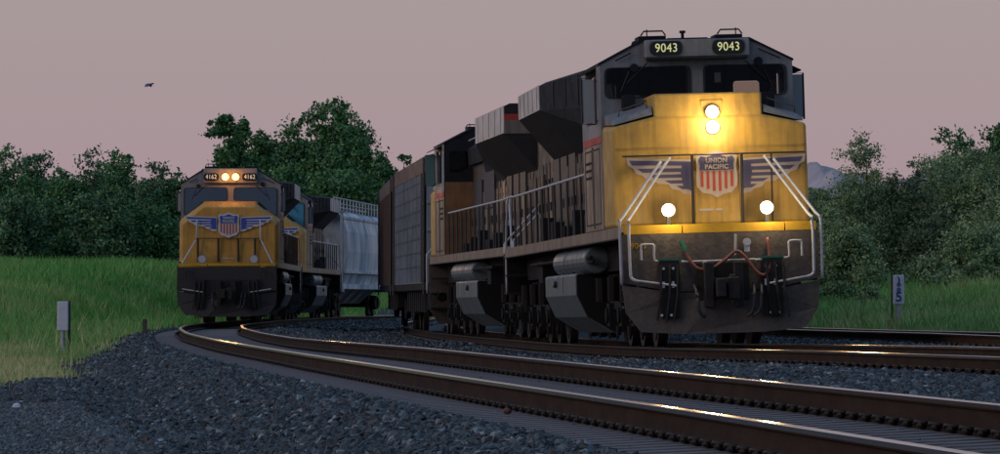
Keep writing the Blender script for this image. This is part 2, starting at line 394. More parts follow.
def grid_mesh(xs, ds, m, name):
    X, D = np.meshgrid(xs, ds); Z = terrain(X, D); V = np.stack([X, D, Z], -1).reshape(-1, 3); nx = len(xs); ny = len(ds)
    i = np.arange((ny - 1) * (nx - 1)); r = i // (nx - 1); c = i % (nx - 1); a = r * nx + c
    F = np.stack([a, a + 1, a + nx + 1, a + nx], -1)
    me = bpy.data.meshes.new(name); me.vertices.add(len(V)); me.vertices.foreach_set('co', V.ravel())
    me.loops.add(F.size); me.loops.foreach_set('vertex_index', F.ravel().astype(np.int32)); me.polygons.add(len(F)); me.polygons.foreach_set('loop_start', np.arange(0, F.size, 4, dtype=np.int32))
    me.update(); me.validate(); me.shade_smooth(); me.materials.append(m); return me
# ground material: dark crushed stone near the tracks, soil and grass beyond
def ground_mat():
    m = bpy.data.materials.new('ground'); m.use_nodes = True; t = m.node_tree; b = t.nodes['Principled BSDF']; b.inputs['Roughness'].default_value = .9
    at = t.nodes.new('ShaderNodeAttribute'); at.attribute_name = 'grass'
    co = t.nodes.new('ShaderNodeTexCoord'); n = t.nodes.new('ShaderNodeTexNoise'); n.inputs['Scale'].default_value = 1.2; n.inputs['Detail'].default_value = 9; t.links.new(co.outputs['Object'], n.inputs[0])
    v = t.nodes.new('ShaderNodeTexVoronoi'); v.inputs['Scale'].default_value = 20; t.links.new(co.outputs['Object'], v.inputs[0])
    a = t.nodes.new('ShaderNodeMix'); a.data_type = 'RGBA'; a.inputs[6].default_value = (.004, .007, .009, 1); a.inputs[7].default_value = (.032, .044, .052, 1)
    sp = t.nodes.new('ShaderNodeSeparateColor'); t.links.new(v.outputs['Color'], sp.inputs[0]); t.links.new(sp.outputs[0], a.inputs[0])
    g = t.nodes.new('ShaderNodeMix'); g.data_type = 'RGBA'; g.inputs[6].default_value = (.02, .034, .014, 1); g.inputs[7].default_value = (.05, .05, .025, 1); t.links.new(n.outputs[0], g.inputs[0])
    x = t.nodes.new('ShaderNodeMix'); x.data_type = 'RGBA'; t.links.new(at.outputs['Fac'], x.inputs[0]); t.links.new(a.outputs[2], x.inputs[6]); t.links.new(g.outputs[2], x.inputs[7]); t.links.new(x.outputs[2], b.inputs['Base Color'])
    bm_ = t.nodes.new('ShaderNodeBump'); bm_.inputs['Strength'].default_value = .8; bm_.inputs['Distance'].default_value = .03; t.links.new(v.outputs['Distance'], bm_.inputs['Height']); t.links.new(bm_.outputs[0], b.inputs['Normal'])
    return m
xs = np.concatenate([[-3000, -1200, -500, -250, -140, -90, -60], np.arange(-45, -26, 1.5), np.arange(-26, 28, .22), np.arange(28, 46, 1.5), [60, 90, 140, 250, 500, 1200, 3000]])
ds = np.concatenate([[-300, -100, -40, -15, 0], np.arange(5, 130, .5), np.arange(130, 300, 1.5), [320, 360, 420, 520, 700, 1000, 1600, 2600, 4500, 8000]])
gm = grid_mesh(xs, ds, ground_mat(), 'ground')
vv = np.empty(len(gm.vertices) * 3); gm.vertices.foreach_get('co', vv); vv = vv.reshape(-1, 3)
def grass_edge_left(d): return np.interp(d, [0, 55, 64, 69, 85, 100, 130, 150, 180], [-30, -12, -4.6, -3.9, -3.2, -2.75, -2.2, -1.9, -1.9])
def grass_amt(x, d):
    u1 = x - x1(np.clip(d, -20, 299)); u3 = x - x3(np.clip(d, -20, 299)); n = (vnoise(x, d, 1.3, 5) - .5) * .8 + (vnoise(x, d, .45, 6) - .5) * .5
    l = (u1 < grass_edge_left(d) + n) & (d > 50); r = (u3 > 1.9 + n * .5)
    far = ((d > 225) & (np.abs(u1) > 1.9) & (np.abs(x - x2(np.clip(d, -20, 299))) > 1.9)) | (d > 262)
    return l | r | far
ga = gm.attributes.new('grass', 'FLOAT', 'POINT'); ga.data.foreach_set('value', grass_amt(vv[:, 0], vv[:, 1]).astype(float))
g_o = bpy.data.objects.new('ground', gm); COL.objects.link(g_o); tag(g_o, 'uneven ground of crushed stone and grass around the tracks', 'ground', kind='structure')

# ------------------------------------------------------------ bulk geometry (stones, blades, leaves)
def bulk(name, V, F, n_per_face, tint, m, smooth=False):
    me = bpy.data.meshes.new(name); me.vertices.add(len(V)); me.vertices.foreach_set('co', np.ascontiguousarray(V, dtype=np.float32).ravel())
    me.loops.add(F.size); me.loops.foreach_set('vertex_index', F.ravel().astype(np.int32))
    me.polygons.add(F.size // n_per_face); me.polygons.foreach_set('loop_start', np.arange(0, F.size, n_per_face, dtype=np.int32))
    if tint is not None:
        a = me.attributes.new('tint', 'FLOAT', 'POINT'); a.data.foreach_set('value', tint.astype(np.float32))
    me.update(calc_edges=True); me.shade_flat(); me.materials.append(m)
    o = bpy.data.objects.new(name, me); COL.objects.link(o); return o
def ico():
    b = bmesh.new(); bmesh.ops.create_icosphere(b, subdivisions=1, radius=1); v = np.array([x.co[:] for x in b.verts]); f = np.array([[q.index for q in p.verts] for p in b.faces]); b.free(); return v, f
ICO = ico()
OCT = (np.array([(1, 0, 0), (-1, 0, 0), (0, 1, 0), (0, -1, 0), (0, 0, 1), (0, 0, -1.)]), np.array([(0, 2, 4), (2, 1, 4), (1, 3, 4), (3, 0, 4), (2, 0, 5), (1, 2, 5), (3, 1, 5), (0, 3, 5)]))
def rot_mats(n, amp=1.):
    q = rng.normal(size=(n, 4)); q /= np.linalg.norm(q, axis=1)[:, None]; a, b, c, d = q.T
    return np.stack([np.stack([1 - 2 * (c * c + d * d), 2 * (b * c - a * d), 2 * (b * d + a * c)], -1), np.stack([2 * (b * c + a * d), 1 - 2 * (b * b + d * d), 2 * (c * d - a * b)], -1), np.stack([2 * (b * d - a * c), 2 * (c * d + a * b), 1 - 2 * (b * b + c * c)], -1)], 1)
def stones(base, x, d, z, r):
    v, f = base; n = len(x); sc = r[:, None, None] * rng.uniform(.6, 1.25, (n, 1, 3))
    P = v[None] * rng.uniform(.62, 1.3, (n, len(v), 1)) * sc
    P = np.einsum('nij,nvj->nvi', rot_mats(n), P); P[:, :, 0] += x[:, None]; P[:, :, 1] += d[:, None]; P[:, :, 2] += z[:, None]
    F = f[None] + (np.arange(n) * len(v))[:, None, None]
    return P.reshape(-1, 3), F.reshape(-1, 3)
def scatter_band(d0, d1, dens, ulo, uhi, fx, margin=1.2, lim=.1045):
    A = []
    n = int((d1 - d0) * (uhi - ulo) * dens); d = rng.uniform(d0, d1, n); u = rng.uniform(ulo, uhi, n); x = fx(d) + u
    k = np.abs(x) < d * lim + margin; return x[k], d[k], u[k]
BAL = mat('ballast_stone', (.1, .1, .1), .5, attr=((.003, .0085, .012), (.31, .38, .41)))
PV, PF, PT = [], [], []; off = 0
def add_st(base, x, d, z, r, t):
    global off
    V, F = stones(base, x, d, z, r); PV.append(V); PF.append(F + off); off += len(V); PT.append(np.repeat(t, len(base[0])))
def st_tint(n): return np.clip(rng.beta(.6, 8.5, n) + (rng.random(n) < .055) * rng.uniform(.15, .75, n), 0, 1)
def pad(x, d):
    u = x - x1(d); return (u < np.interp(d, [34, 50, 58, 61], [-3.5, -3.7, -4.5, -9]) + .35 * (vnoise(x, d, .8, 9) - .5)) & (d < 60)
for (d0, d1, dens, ulo, uhi, fx, base, r0) in (
    (18, 40, 820, -4.6, -1.40, x1, ICO, .033), (40, 62, 560, -7.5, -1.40, x1, ICO, .034), (62, 90, 380, -5.2, -1.40, x1, ICO, .039), (90, 150, 230, -3.6, -1.40, x1, OCT, .045),
    (24, 60, 430, 1.24, 5.4, x1, ICO, .037), (60, 95, 330, 1.24, 5.4, x1, OCT, .040), (95, 150, 170, 1.24, 5.4, x1, OCT, .048), (150, 235, 75, 1.24, 5.4, x1, OCT, .07), (150, 230, 75, -3.0, -1.4, x1, OCT, .06),
    (55, 110, 260, 1.24, 3.4, x2, OCT, .036), (60, 110, 200, 1.24, 2.3, x3, OCT, .036),
    (18, 50, 190, -1.2, 1.2, x1, ICO, .026), (50, 90, 110, -1.2, 1.2, x1, OCT, .028), (40, 90, 90, -1.2, 1.2, x2, OCT, .028), (60, 100, 60, -1.2, 1.2, x3, OCT, .028)):
    x, d, u = scatter_band(d0, d1, dens, ulo, uhi, fx)
    g = grass_amt(x, d); crib = np.abs(u) < 1.22
    k = (~g) & ~pad(x, d) & ~(crib & (np.abs(np.abs(u) - .755) < .13)); x = x[k]; d = d[k]; u = u[k]; crib = crib[k]
    n = len(x); r = r0 * rng.uniform(.65, 1.3, n)
    z = terrain(x, d) + np.where(crib, -.022, r * rng.uniform(-.35, .9, n) * sstep(1.2, 1.7, np.abs(u)) + .0)
    add_st(base, x, d, z, r, st_tint(n))
# loose paler gravel pad in the lower left corner
n = 90000; d = rng.uniform(32, 61, n); x = rng.uniform(-7.6, -2.2, n); u = x - x1(d)
k = pad(x, d) & (np.abs(x) < d * .1045 + 1.2) & ~grass_amt(x, d); x, d = x[k], d[k]
o = None
V0, F0, T0, o0 = PV, PF, PT, off
PV, PF, PT, off = [], [], [], 0
rr = .017 * rng.uniform(.6, 1.6, len(x)); add_st(ICO, x, d, terrain(x, d) + rr * .35, rr, np.clip(.03 + rng.beta(1.0, 5.5, len(x)), 0, 1))
o = bulk('gravel', np.concatenate(PV), np.concatenate(PF), 3, np.concatenate(PT), BAL); tag(o, 'fine pale gravel spread in the lower left corner', 'gravel', kind='stuff')
o = bulk('ballast', np.concatenate(V0), np.concatenate(F0), 3, np.concatenate(T0), BAL); tag(o, 'dark blue grey crushed stone ballast along the railway tracks', 'ballast', kind='stuff')

# grass
GRA = mat('grass_blade', (.06, .1, .03), .6, attr=((.10, .36, .065), (.80, .68, .36)))
def blades(x, d, z, h, wd, t):
    n = len(x); a = rng.uniform(0, math.pi, n); lean = rng.normal(0, .32, (n, 2)) * h[:, None]
    dx = np.cos(a) * wd; dy = np.sin(a) * wd
    b0 = np.stack([x - dx, d - dy, z - .03], -1); b1 = np.stack([x + dx, d + dy, z - .03], -1)
    m0 = np.stack([x + lean[:, 0] * .35 - dx * .7, d + lean[:, 1] * .35, z + h * .55], -1); m1 = np.stack([x + lean[:, 0] * .35 + dx * .7, d + lean[:, 1] * .35, z + h * .55], -1)
    tp = np.stack([x + lean[:, 0], d + lean[:, 1], z + h], -1)
    V = np.stack([b0, b1, m0, m1, tp], 1); F = np.array([(0, 1, 3), (0, 3, 2), (2, 3, 4)])[None] + (np.arange(n) * 5)[:, None, None]
    return V.reshape(-1, 3), F.reshape(-1, 3), np.repeat(t, 5)
def grass_patch(name, label, xr, dr, n, hfun, tfun, keep):
    x = rng.uniform(*xr, n); d = rng.uniform(*dr, n); k = keep(x, d) & grass_amt(x + rng.normal(0, .30, n) * (np.abs(rng.normal(size=n)) > .5), d + 0); x, d = x[k], d[k]
    n = len(x); h = hfun(x, d) * rng.uniform(.45, 1.15, n) ** 1; wd = np.clip(d / 4850 * .55, .006, .04) * rng.uniform(.6, 1.4, n)
    V, F, T = blades(x, d, terrain(x, d), h, wd, tfun(x, d)); o = bulk(name, V, F, 3, T, GRA); tag(o, label, 'grass', kind='stuff')
def tl(x, d):
    dry = sstep(118, 78, d) * (.22 + .3 * vnoise(x, d, .9, 19)) + (vnoise(x, d, 2.6, 11) - .35) * .55 + sstep(0.55, .8, vnoise(x, d, 7, 12)) * .25
    return np.clip(dry + rng.normal(0, .10, len(x)), 0, 1)
inview = lambda x, d: (np.abs(x) < d * .105 + 1.5)
bare = lambda x, d: ~((np.hypot((x + 9.9) / .9, (d - 108) / 5) < 1) | (np.hypot((x + 8.7) / .7, (d - 98) / 5) < 1))
grass_patch('meadow_grass', 'tall green grass on the field left of the left locomotive, dry and straw coloured towards the gravel', (-28, 1), (56, 120), 260000, lambda x, d: .20 + .22 * vnoise(x, d, 1.6, 13) * sstep(60, 90, d), tl, lambda x, d: inview(x, d) & bare(x, d))
grass_patch('hillside_grass', 'lush green grass rising to the tree line on the left and behind the left train', (-32, 32), (120, 262), 330000, lambda x, d: .32 + .45 * vnoise(x, d, 2.2, 14), lambda x, d: np.clip((vnoise(x, d, 4, 15) - .45) * .5 + .02 + rng.normal(0, .06, len(x)), 0, 1), inview)
grass_patch('verge_grass', 'green grass verge behind the far track at right', (4, 22), (70, 150), 200000, lambda x, d: .18 + .35 * vnoise(x, d, 1.5, 16), lambda x, d: np.clip((vnoise(x, d, 2, 17) - .4) * .7 + .12 + rng.normal(0, .08, len(x)), 0, 1), lambda x, d: inview(x, d) & (x - x3(d) > 1.8))

grass_patch('dead_stalks', 'thin pale dead stalks standing in the left field', (-24, -2), (75, 200), 5200, lambda x, d: .45 + .3 * vnoise(x, d, 2, 31), lambda x, d: np.clip(.75 + rng.normal(0, .15, len(x)), 0, 1), lambda x, d: inview(x, d) & (vnoise(x, d, 5, 32) > .5))
# ------------------------------------------------------------ hills and sky-line
def hill(name, label, pts, d, depth, m):
    mb = MB(); rings = []
    nseg = 60; xs_ = np.linspace(pts[0][0], pts[-1][0], nseg); hs = np.interp(xs_, [p[0] for p in pts], [p[1] for p in pts]) * (1 + .06 * (vnoise(xs_, xs_ * 0, (pts[-1][0] - pts[0][0]) / 18, 21) - .5))
    V = []; rows = 14
    for r_ in range(rows):
        t = r_ / (rows - 1); prof = math.sin(math.pi * t) ** .8 if t not in (0, 1) else 0
        V.append([(x, d - depth / 2 + depth * t, -3 + (h + 3) * prof * (1 + .08 * math.sin(i * .9 + r_ * 1.7) * (1 if prof < .98 else 0))) for i, (x, h) in enumerate(zip(xs_, hs))])
    for r_ in range(rows - 1):
        a = V[r_]; b = V[r_ + 1]; base = len(mb.v); mb.v += [tuple(p) for p in a + b]
        for i in range(nseg - 1): mb.f.append((base + i, base + i + 1, base + nseg + i + 1, base + nseg + i))
    o = obj(name, mb, m, smooth=True); tag(o, label, 'hill', kind='structure')
HILL = mat('haze_pale_hill', (.50, .44, .46), .95, noise=.9, nscale=.02, col2=(.24, .25, .27))  # distance haze is put into the hill's pale base colour
px = lambda p, d: (p - 500) / 4850 * d
pz = lambda y, d: H + (300 - y) / 4850 * d
hill('hills', 'distant hill painted pale haze grey behind the bushes at right', [(px(700, 2500), 20), (px(770, 2500), pz(180, 2500)), (px(812, 2500), pz(168, 2500)), (px(835, 2500), pz(173, 2500)), (px(850, 2500), pz(180, 2500)), (px(880, 2500), pz(184, 2500)), (px(905, 2500), pz(177, 2500)), (px(930, 2500), pz(176, 2500)), (px(1000, 2500), pz(190, 2500)), (px(1150, 2500), 0)], 2500, 700, HILL)
HILB = mat('haze_blue_hill', (.20, .27, .42), .95, noise=.6, nscale=.02, col2=(.15, .20, .33))  # blue of hazy air painted as this hill's base colour
hill('hills', 'distant hill painted haze blue seen in the gaps of the left tree line', [(px(-150, 1500), 0), (px(-60, 1500), pz(220, 1500)), (px(20, 1500), pz(205, 1500)), (px(60, 1500), pz(198, 1500)), (px(110, 1500), pz(203, 1500)), (px(160, 1500), pz(192, 1500)), (px(200, 1500), pz(206, 1500)), (px(300, 1500), pz(240, 1500)), (px(400, 1500), 0)], 1500, 500, HILB)

# ------------------------------------------------------------ trees and bushes
def leaf_mat(name, dark, light):
    m = mat(name, (.05, .08, .03), .55, attr=(dark, light), spec=.3)
    return m
def tree(name, label, cat, x, d, zb, hgt, rad, nclump, per, leaf, m, base=.25, spread=.5, lobes=5, group=None, seed=0, trunk_r=.16, squash=1.0, top=None, feathery=0.):
    g = np.random.default_rng(seed)
    root = empty(name, (x, d, zb)); tag(root, label, cat, group)
    lobe = []
    for i in range(lobes):
        a = g.uniform(0, 6.28); rr = g.uniform(.15, .62) * rad; zz = hgt * (base + (1 - base) * g.uniform(.2, .80)); lr = rad * g.uniform(.36, .62) * (1.15 - .5 * zz / hgt)
        lobe.append((rr * math.cos(a), rr * math.sin(a), zz, lr))
    lobe.append((g.uniform(-.1, .1) * rad, 0, hgt - rad * .38, rad * .38))
    if top:
        for (tx, tz, tr) in top: lobe.append((tx, 0, tz, tr))
    mb = MB(); tz = hgt * (base + .25); bend = g.normal(0, .03 * hgt, 2)
    mb.tube([(0, 0, -.3), (bend[0] * .5, bend[1] * .5, tz * .5), (bend[0], bend[1], tz), (bend[0], bend[1], hgt * .85)], 0, 7, rs=[trunk_r * 1.25, trunk_r, trunk_r * .7, trunk_r * .15])
    for (lx, ly, lz, lr) in lobe:
        z0 = hgt * base * g.uniform(.5, 1.3); mb.tube([(bend[0] * .6, bend[1] * .6, min(z0, lz * .8)), (lx * .55, ly * .55, lz * .72 + z0 * .1), (lx, ly, lz + lr * .3)], 0, 5, rs=[trunk_r * .45, trunk_r * .28, trunk_r * .08])
    obj('trunk', mb, BARK, root, smooth=True)
    cc = []; tt = []; cr = []
    wts = np.array([l[3] ** 2 for l in lobe]); wts /= wts.sum()
    for i in range(nclump):
        lx, ly, lz, lr = lobe[g.choice(len(lobe), p=wts)]; v = g.normal(size=3); v /= np.linalg.norm(v); rr = lr * g.uniform(.35, 1.15 + feathery) ** .8
        p = np.array([lx, ly, lz]) + v * rr * np.array([1, 1, squash]); cc.append(p); tt.append(g.uniform(.1, .75)); cr.append(lr * g.uniform(.12, .34))
    cc = np.array(cc); tt = np.array(tt); cr = np.array(cr); k = (cc[:, 2] > hgt * base * .5); cc, tt, cr = cc[k], tt[k], cr[k]; n = len(cc) * per
    P = np.repeat(cc, per, 0) + g.normal(size=(n, 3)) * np.repeat(cr, per)[:, None] * np.array([1, 1, .75]); T = np.clip(np.repeat(tt, per) + g.normal(0, .15, n), 0, 1)
    q = g.normal(size=(n, 3)); q /= np.linalg.norm(q, axis=1)[:, None]; w_ = np.cross(q, g.normal(size=(n, 3))); w_ /= np.linalg.norm(w_, axis=1)[:, None]
    s = leaf * g.uniform(.55, 1.35, n)[:, None]; a = q * s; b = w_ * s * .55
    V = np.stack([P - a, P - b, P + a, P + b], 1).reshape(-1, 3); F = (np.arange(n * 4)).reshape(-1, 4)
    o = bulk('crown', V, F, 4, np.repeat(T, 4), m); o.parent = root
    return root
LD = leaf_mat('leaf_dark', (.032, .105, .058), (.18, .33, .14))
LM = leaf_mat('leaf_mid', (.030, .115, .050), (.17, .36, .12))
LB = leaf_mat('leaf_bush', (.105, .19, .085), (.37, .49, .235))
LBD = leaf_mat('leaf_bush_dark', (.045, .09, .045), (.18, .25, .12))
def at(pxx, d): return px(pxx, d)
def zt(x, d): return float(terrain(np.array([x]), np.array([d]))[0])
left_trees = [  # px, distance, crown-top y, radius, words
    (2, 262, 148, 2.47, 'leafy tree at the left picture edge, first of the left tree line'), (38, 268, 152, 1.95, 'rounded tree second from the left edge of the left tree line'),
    (66, 258, 168, 1.82, 'low dark tree where blue hill shows through its foot in the left tree line'), (96, 264, 154, 2.34, 'broad tree in the middle of the left tree line'),
    (124, 258, 152, 1.95, 'tree with a loose ragged top right of the middle of the left tree line'), (152, 270, 166, 2.08, 'dense tree third from the yellow left locomotive'),
    (172, 260, 174, 1.82, 'slim dark tree beside the left locomotive cab'), (18, 250, 192, 2.08, 'low dark thicket in front at the left edge'), (52, 254, 197, 1.69, 'low shrubby tree in front of the left tree line, near the white marker post'),
    (108, 250, 192, 2.08, 'low shrubby tree standing in front of the left tree line centre'), (146, 252, 197, 2.08, 'low shrubby tree in front, left of the left locomotive')]
for i, (p, d, yt, rr, lab) in enumerate(left_trees):
    x = at(p, d); zb = zt(x, d) - .2; hg = pz(yt, d) - zb
    tree('broadleaf_tree', lab, 'tree', x, d, zb, hg, rr, 300 if yt < 195 else 260, 42, .105, LD if i % 2 else LM, base=.04, lobes=12, group='trees of the left tree line', seed=100 + i, trunk_r=.13, feathery=.12)
ctr = [(236, 300, 128, 1.9, 'leftmost tree behind the cab roof of the locomotive numbered 4162', [(-.9, 9.6, .7), (.5, 9.5, .6)]), (262, 304, 134, 2.3, 'bushy tree over the roof of the locomotive numbered 4162', []), (296, 308, 126, 2.7, 'broad tree joining the lower trees to the tallest one', []),
       (333, 300, 109, 3.0, 'tallest tree, towering behind the left train', [(.3, 10.9, .9), (-1.0, 10.2, .9), (1.1, 9.8, .9)]), (358, 297, 138, 2.2, 'tree sloping down right of the tallest tree', []), (380, 296, 155, 1.8, 'smaller tree beside the top of the brown wagon', []), (280, 290, 165, 2.8, 'low dark tree directly behind the second locomotive of the left train', []), (345, 288, 168, 2.8, 'low dark tree directly behind the pale hopper wagon', []), (402, 310, 156, 1.3, 'small treetop peeping over the brown wagon', [])]
for i, (p, d, yt, rr, lab, tp) in enumerate(ctr):
    x = at(p, d); zb = zt(x, d) - .2; hg = pz(yt, d) - zb
    tree('oak_tree', lab, 'tree', x, d, zb, hg, rr, 560 if i != 8 else 150, 46, .135, LM, base=.08, lobes=16, group='tall trees behind the left train', seed=200 + i, trunk_r=.22, top=tp)
rb = [  # px, d, top y, radius, label, mat, feathery
    (832, 150, 215, 1.15, 'rounded pale green bush beside the right locomotive', LB, .25), (862, 158, 140, 1.3, 'tall slender feathery tree right of the right locomotive', LB, .3),
    (850, 138, 232, 1.0, 'low soft bush left of the right marker post', LB, .3), (900, 152, 172, 1.5, 'dark bush behind the right marker post', LBD, .25),
    (880, 160, 178, 1.3, 'bush between the feathery tree and the tall right bushes', LB, .25), (930, 156, 160, 1.6, 'big dense bush with a dark hollow right of the marker post', LB, .25),
    (962, 160, 150, 1.6, 'tall bush below the leafy branch near the right edge', LB, .25), (995, 156, 158, 1.5, 'tall bush at the right picture edge', LB, .25),
    (975, 140, 232, 1.2, 'low bush in front at right above the grass verge', LB, .3), (925, 138, 262, .8, 'small bright bush right beside the right marker post', LB, .3), (944, 146, 218, 1.2, 'dark low bush right of the marker post', LBD, .2),
    (840, 124, 286, .5, 'knee-high bush left of the right marker post', LB, .3), (870, 122, 290, .45, 'small round bush close to the right marker post, on its left', LB, .3), (985, 126, 268, .6, 'small bright bush on the grass verge near the right edge', LB, .3), (945, 128, 276, .6, 'small pale bush on the grass verge right of the right marker post', LB, .3),
    (820, 165, 190, 1.0, 'bush half hidden behind the right locomotive', LB, .25), (1015, 145, 200, 1.5, 'bush cut by the right picture edge', LB, .25)]
for i, (p, d, yt, rr, lab, m, fe) in enumerate(rb):
    x = at(p, d); zb = zt(x, d) - .15; hg = pz(yt, d) - zb
    tree('bush', lab, 'bush', x, d, zb, hg, rr, 330, 60, .05, m, base=.05, lobes=9, group='bushes behind the far track', seed=300 + i, trunk_r=.07, feathery=fe, squash=1.15)
for i, (p, d, yt, rr, lab) in enumerate([(956, 185, 128, 1.5, 'dark leafy tree rising above the bushes near the right edge'), (1004, 180, 114, 1.3, 'dark treetop cut by the right picture edge')]):
    x = at(p, d); zb = zt(x, d) - .2; hg = pz(yt, d) - zb
    tree('broadleaf_tree', lab, 'tree', x, d, zb, hg, rr, 150, 34, .085, LM, base=.35, lobes=11, seed=412 + i, trunk_r=.10, feathery=.5, squash=.7)

# ------------------------------------------------------------ locomotives
def wheelset(parent, y, name='axle'):
    e_ = MB()
    e_.cyl((-.80, y, .52), (.80, y, .52), .09, 10)
    o = obj(name, e_, UND, parent)
    for s_ in (-1, 1):
        wmb = MB(); wmb.cyl((s_ * .69, y, .52), (s_ * .82, y, .52), .52, 28); wmb.cyl((s_ * .67, y, .52), (s_ * .69, y, .52), .55, 28)
        wmb.cyl((s_ * .82, y, .52), (s_ * .835, y, .52), .42, 24); wmb.cyl((s_ * .835, y, .52), (s_ * .90, y, .52), .16, 12); obj('wheel', wmb, WHL, o, smooth=False)
def truck(root, yc):
    t = MB()
    for s_ in (-1, 1):
        t.prism_x([(yc - 2.35, .55), (yc - 2.35, .80), (yc - 1.9, 1.02), (yc + 1.9, 1.02), (yc + 2.35, .80), (yc + 2.35, .55), (yc + 1.5, .62), (yc, .55), (yc - 1.5, .62)], s_ * 1.02 - .08, s_ * 1.02 + .08)
        for yy in (-1.85, 0, 1.85):
            t.box(s_ * 1.05 - .13, s_ * 1.05 + .13, yc + yy - .2, yc + yy + .2, .34, .72); t.cyl((s_ * 1.12, yc + yy, .52), (s_ * 1.22, yc + yy, .52), .13, 10)
            for q in (-.34, .34): t.cyl((s_ * 1.03, yc + yy + q, .62), (s_ * 1.03, yc + yy + q, 1.2), .085, 8)
            t.cyl((s_ * 1.2, yc + yy + .75, .75), (s_ * 1.2, yc + yy + .75, 1.15), .10, 8)     # brake cylinder
            t.box(s_ * .95 - .04, s_ * .95 + .04, yc + yy + .5, yc + yy + .62, .18, .7)          # brake shoe hangers
            t.tube([(s_ * 1.02, yc + yy - .4, .55), (s_ * 1.08, yc + yy - .42, .12)], .022, 5)   # sand pipe
    t.box(-1.0, 1.0, yc - .3, yc + .3, .6, 1.1)
    o = obj('bogie', t, UND, root)
    for yy in (-1.85, 0, 1.85): wheelset(o, yc + yy, 'axle')
def lamp(root, x, y, z, r, lit, color, energy, name='headlight', beam=170):
    m = MB(); m.cyl((x, y - .03, z), (x, y + .08, z), r * 1.22, 20)
    o = obj(name, m, CHR, root)
    l = MB(); l.cyl((x, y - .045, z), (x, y - .032, z), r, 20); obj('lens', l, lit, o)
    if energy:
        li = bpy.data.lights.new('bulb', 'POINT'); li.energy = energy; li.color = color; li.shadow_soft_size = r * .8
        lo = bpy.data.objects.new('bulb', li); COL.objects.link(lo); lo.parent = o; lo.location = (x, y - (.45 if name == 'ditch_light' else .30), z)
        li = bpy.data.lights.new('beam', 'SPOT'); li.energy = beam; li.color = (1, .56, .20); li.shadow_soft_size = r * .9; li.spot_size = R(36); li.spot_blend = .9
        lo = bpy.data.objects.new('beam', li); COL.objects.link(lo); lo.parent = o; lo.location = (x, y - .16, z); lo.rotation_euler = (R(-88.6), 0, 0); lo.rotation_euler = Vector((.04, -1, -.02)).to_track_quat('-Z', 'Y').to_euler()
    return o
def emblem(root, y, z, s=1., bright=False, wing=1.52, dx=0.):
    B = BLUE if bright else BLUD; W = LWHT if bright else LWHD; ws = .74 if bright else s
    em = empty('emblem', (dx, 0, 0)); em.parent = root; em['label'] = 'winged shield emblem on the nose'
    k = (wing - .42) / 1.10
    for s_ in (-1, 1):
        X = lambda v: s_ * (.42 + (v - .42) * k)
        pts = [(.36, 0), (1.52, .05), (1.49, -.08), (1.40, -.13), (1.36, -.22), (1.24, -.25), (1.18, -.33), (1.03, -.36), (.97, -.40), (.80, -.41), (.74, -.49), (.60, -.52), (.54, -.58), (.36, -.60)]
        o = place_mesh('wing', plate([(X(a), z + b * ws) for a, b in pts], [], .006), W, em, (0, y - .008, 0))
        f = [[(.40, -.035), (1.47, .005), (1.42, -.075), (.40, -.105)], [(.40, -.145), (1.33, -.135), (1.24, -.205), (.40, -.205)], [(.40, -.245), (1.13, -.245), (1.05, -.30), (.40, -.305)], [(.40, -.345), (.86, -.345), (.76, -.40), (.40, -.40)],
             [(.40, -.44), (.66, -.44), (.56, -.50), (.40, -.50)], [(.38, -.035), (.54, -.035), (.58, -.20), (.54, -.46), (.38, -.54)]]
        for i, q in enumerate(f): place_mesh('feather', plate([(X(a), z + b * ws) for a, b in q], [], .004), B, em, (0, y - .0125 - (i == 5) * .003, 0))
    def shield(m, zz=0, top=0):
        r_ = [(-.31, .02), (-.27, .085), (-.17, .06), (0, .13), (.17, .06), (.27, .085), (.31, .02), (.29, -.12), (.31, -.30), (.30, -.45), (.22, -.55), (.10, -.575), (0, -.63), (-.10, -.575), (-.22, -.55), (-.30, -.45), (-.31, -.30), (-.29, -.12)]
        return [(a * m, (b + .25) * m - .25) for a, b in r_]
    C = lambda pts: [(a, z + b * s) for a, b in pts]
    place_mesh('shield', plate(C(shield(1.06)), [], .02), W, em, (0, y - .028, 0))
    sh = shield(.92)
    place_mesh('shield_field', plate(C([p for p in sh if p[1] > -.21] + [(.262, -.205), (-.262, -.205)][:0] or sh), [], .005), LWHT if bright else LWHD, em, (0, y - .034, 0))
    blu = [(-.28, .0), (-.25, .045), (-.155, .025), (0, .09), (.155, .025), (.25, .045), (.28, .0), (.262, -.11), (.268, -.19), (-.268, -.19), (-.262, -.11)]
    place_mesh('shield_chief', plate(C(blu), [], .004), B, em, (0, y - .040, 0))
    for i in range(6):
        xx = -.235 + i * .094; zb = -.56 + abs(xx) * .38
        place_mesh('shield_stripe', plate(C([(xx - .021, -.205), (xx + .021, -.205), (xx + .021, zb), (xx - .021, zb)]), [], .004), LRED, em, (0, y - .040, 0))
    text('UNION', .10, W, em, (0, y - .046, z - .03 * s), bold=.003)
    text('PACIFIC', .10, W, em, (0, y - .046, z - .135 * s), bold=.003)
def side_rail(root, y0, y1, s_, step=1.15, end=None, top=SIL, dense=None):
    a = empty('side_handrail'); a.parent = root
    m = MB(); m.tube([(s_ * 1.47, y0, 2.88), (s_ * 1.47, y1, 2.88)], .021, 6); obj('top_rail', m, top, a)
    n = int((y1 - y0) / step)
    for i in range(n + 1):
        y = y0 + (y1 - y0) * i / n; q = MB(); q.tube([(s_ * 1.47, y, 1.86), (s_ * 1.47, y, 2.88)], .022, 5); obj('stanchion', q, DRK, a)
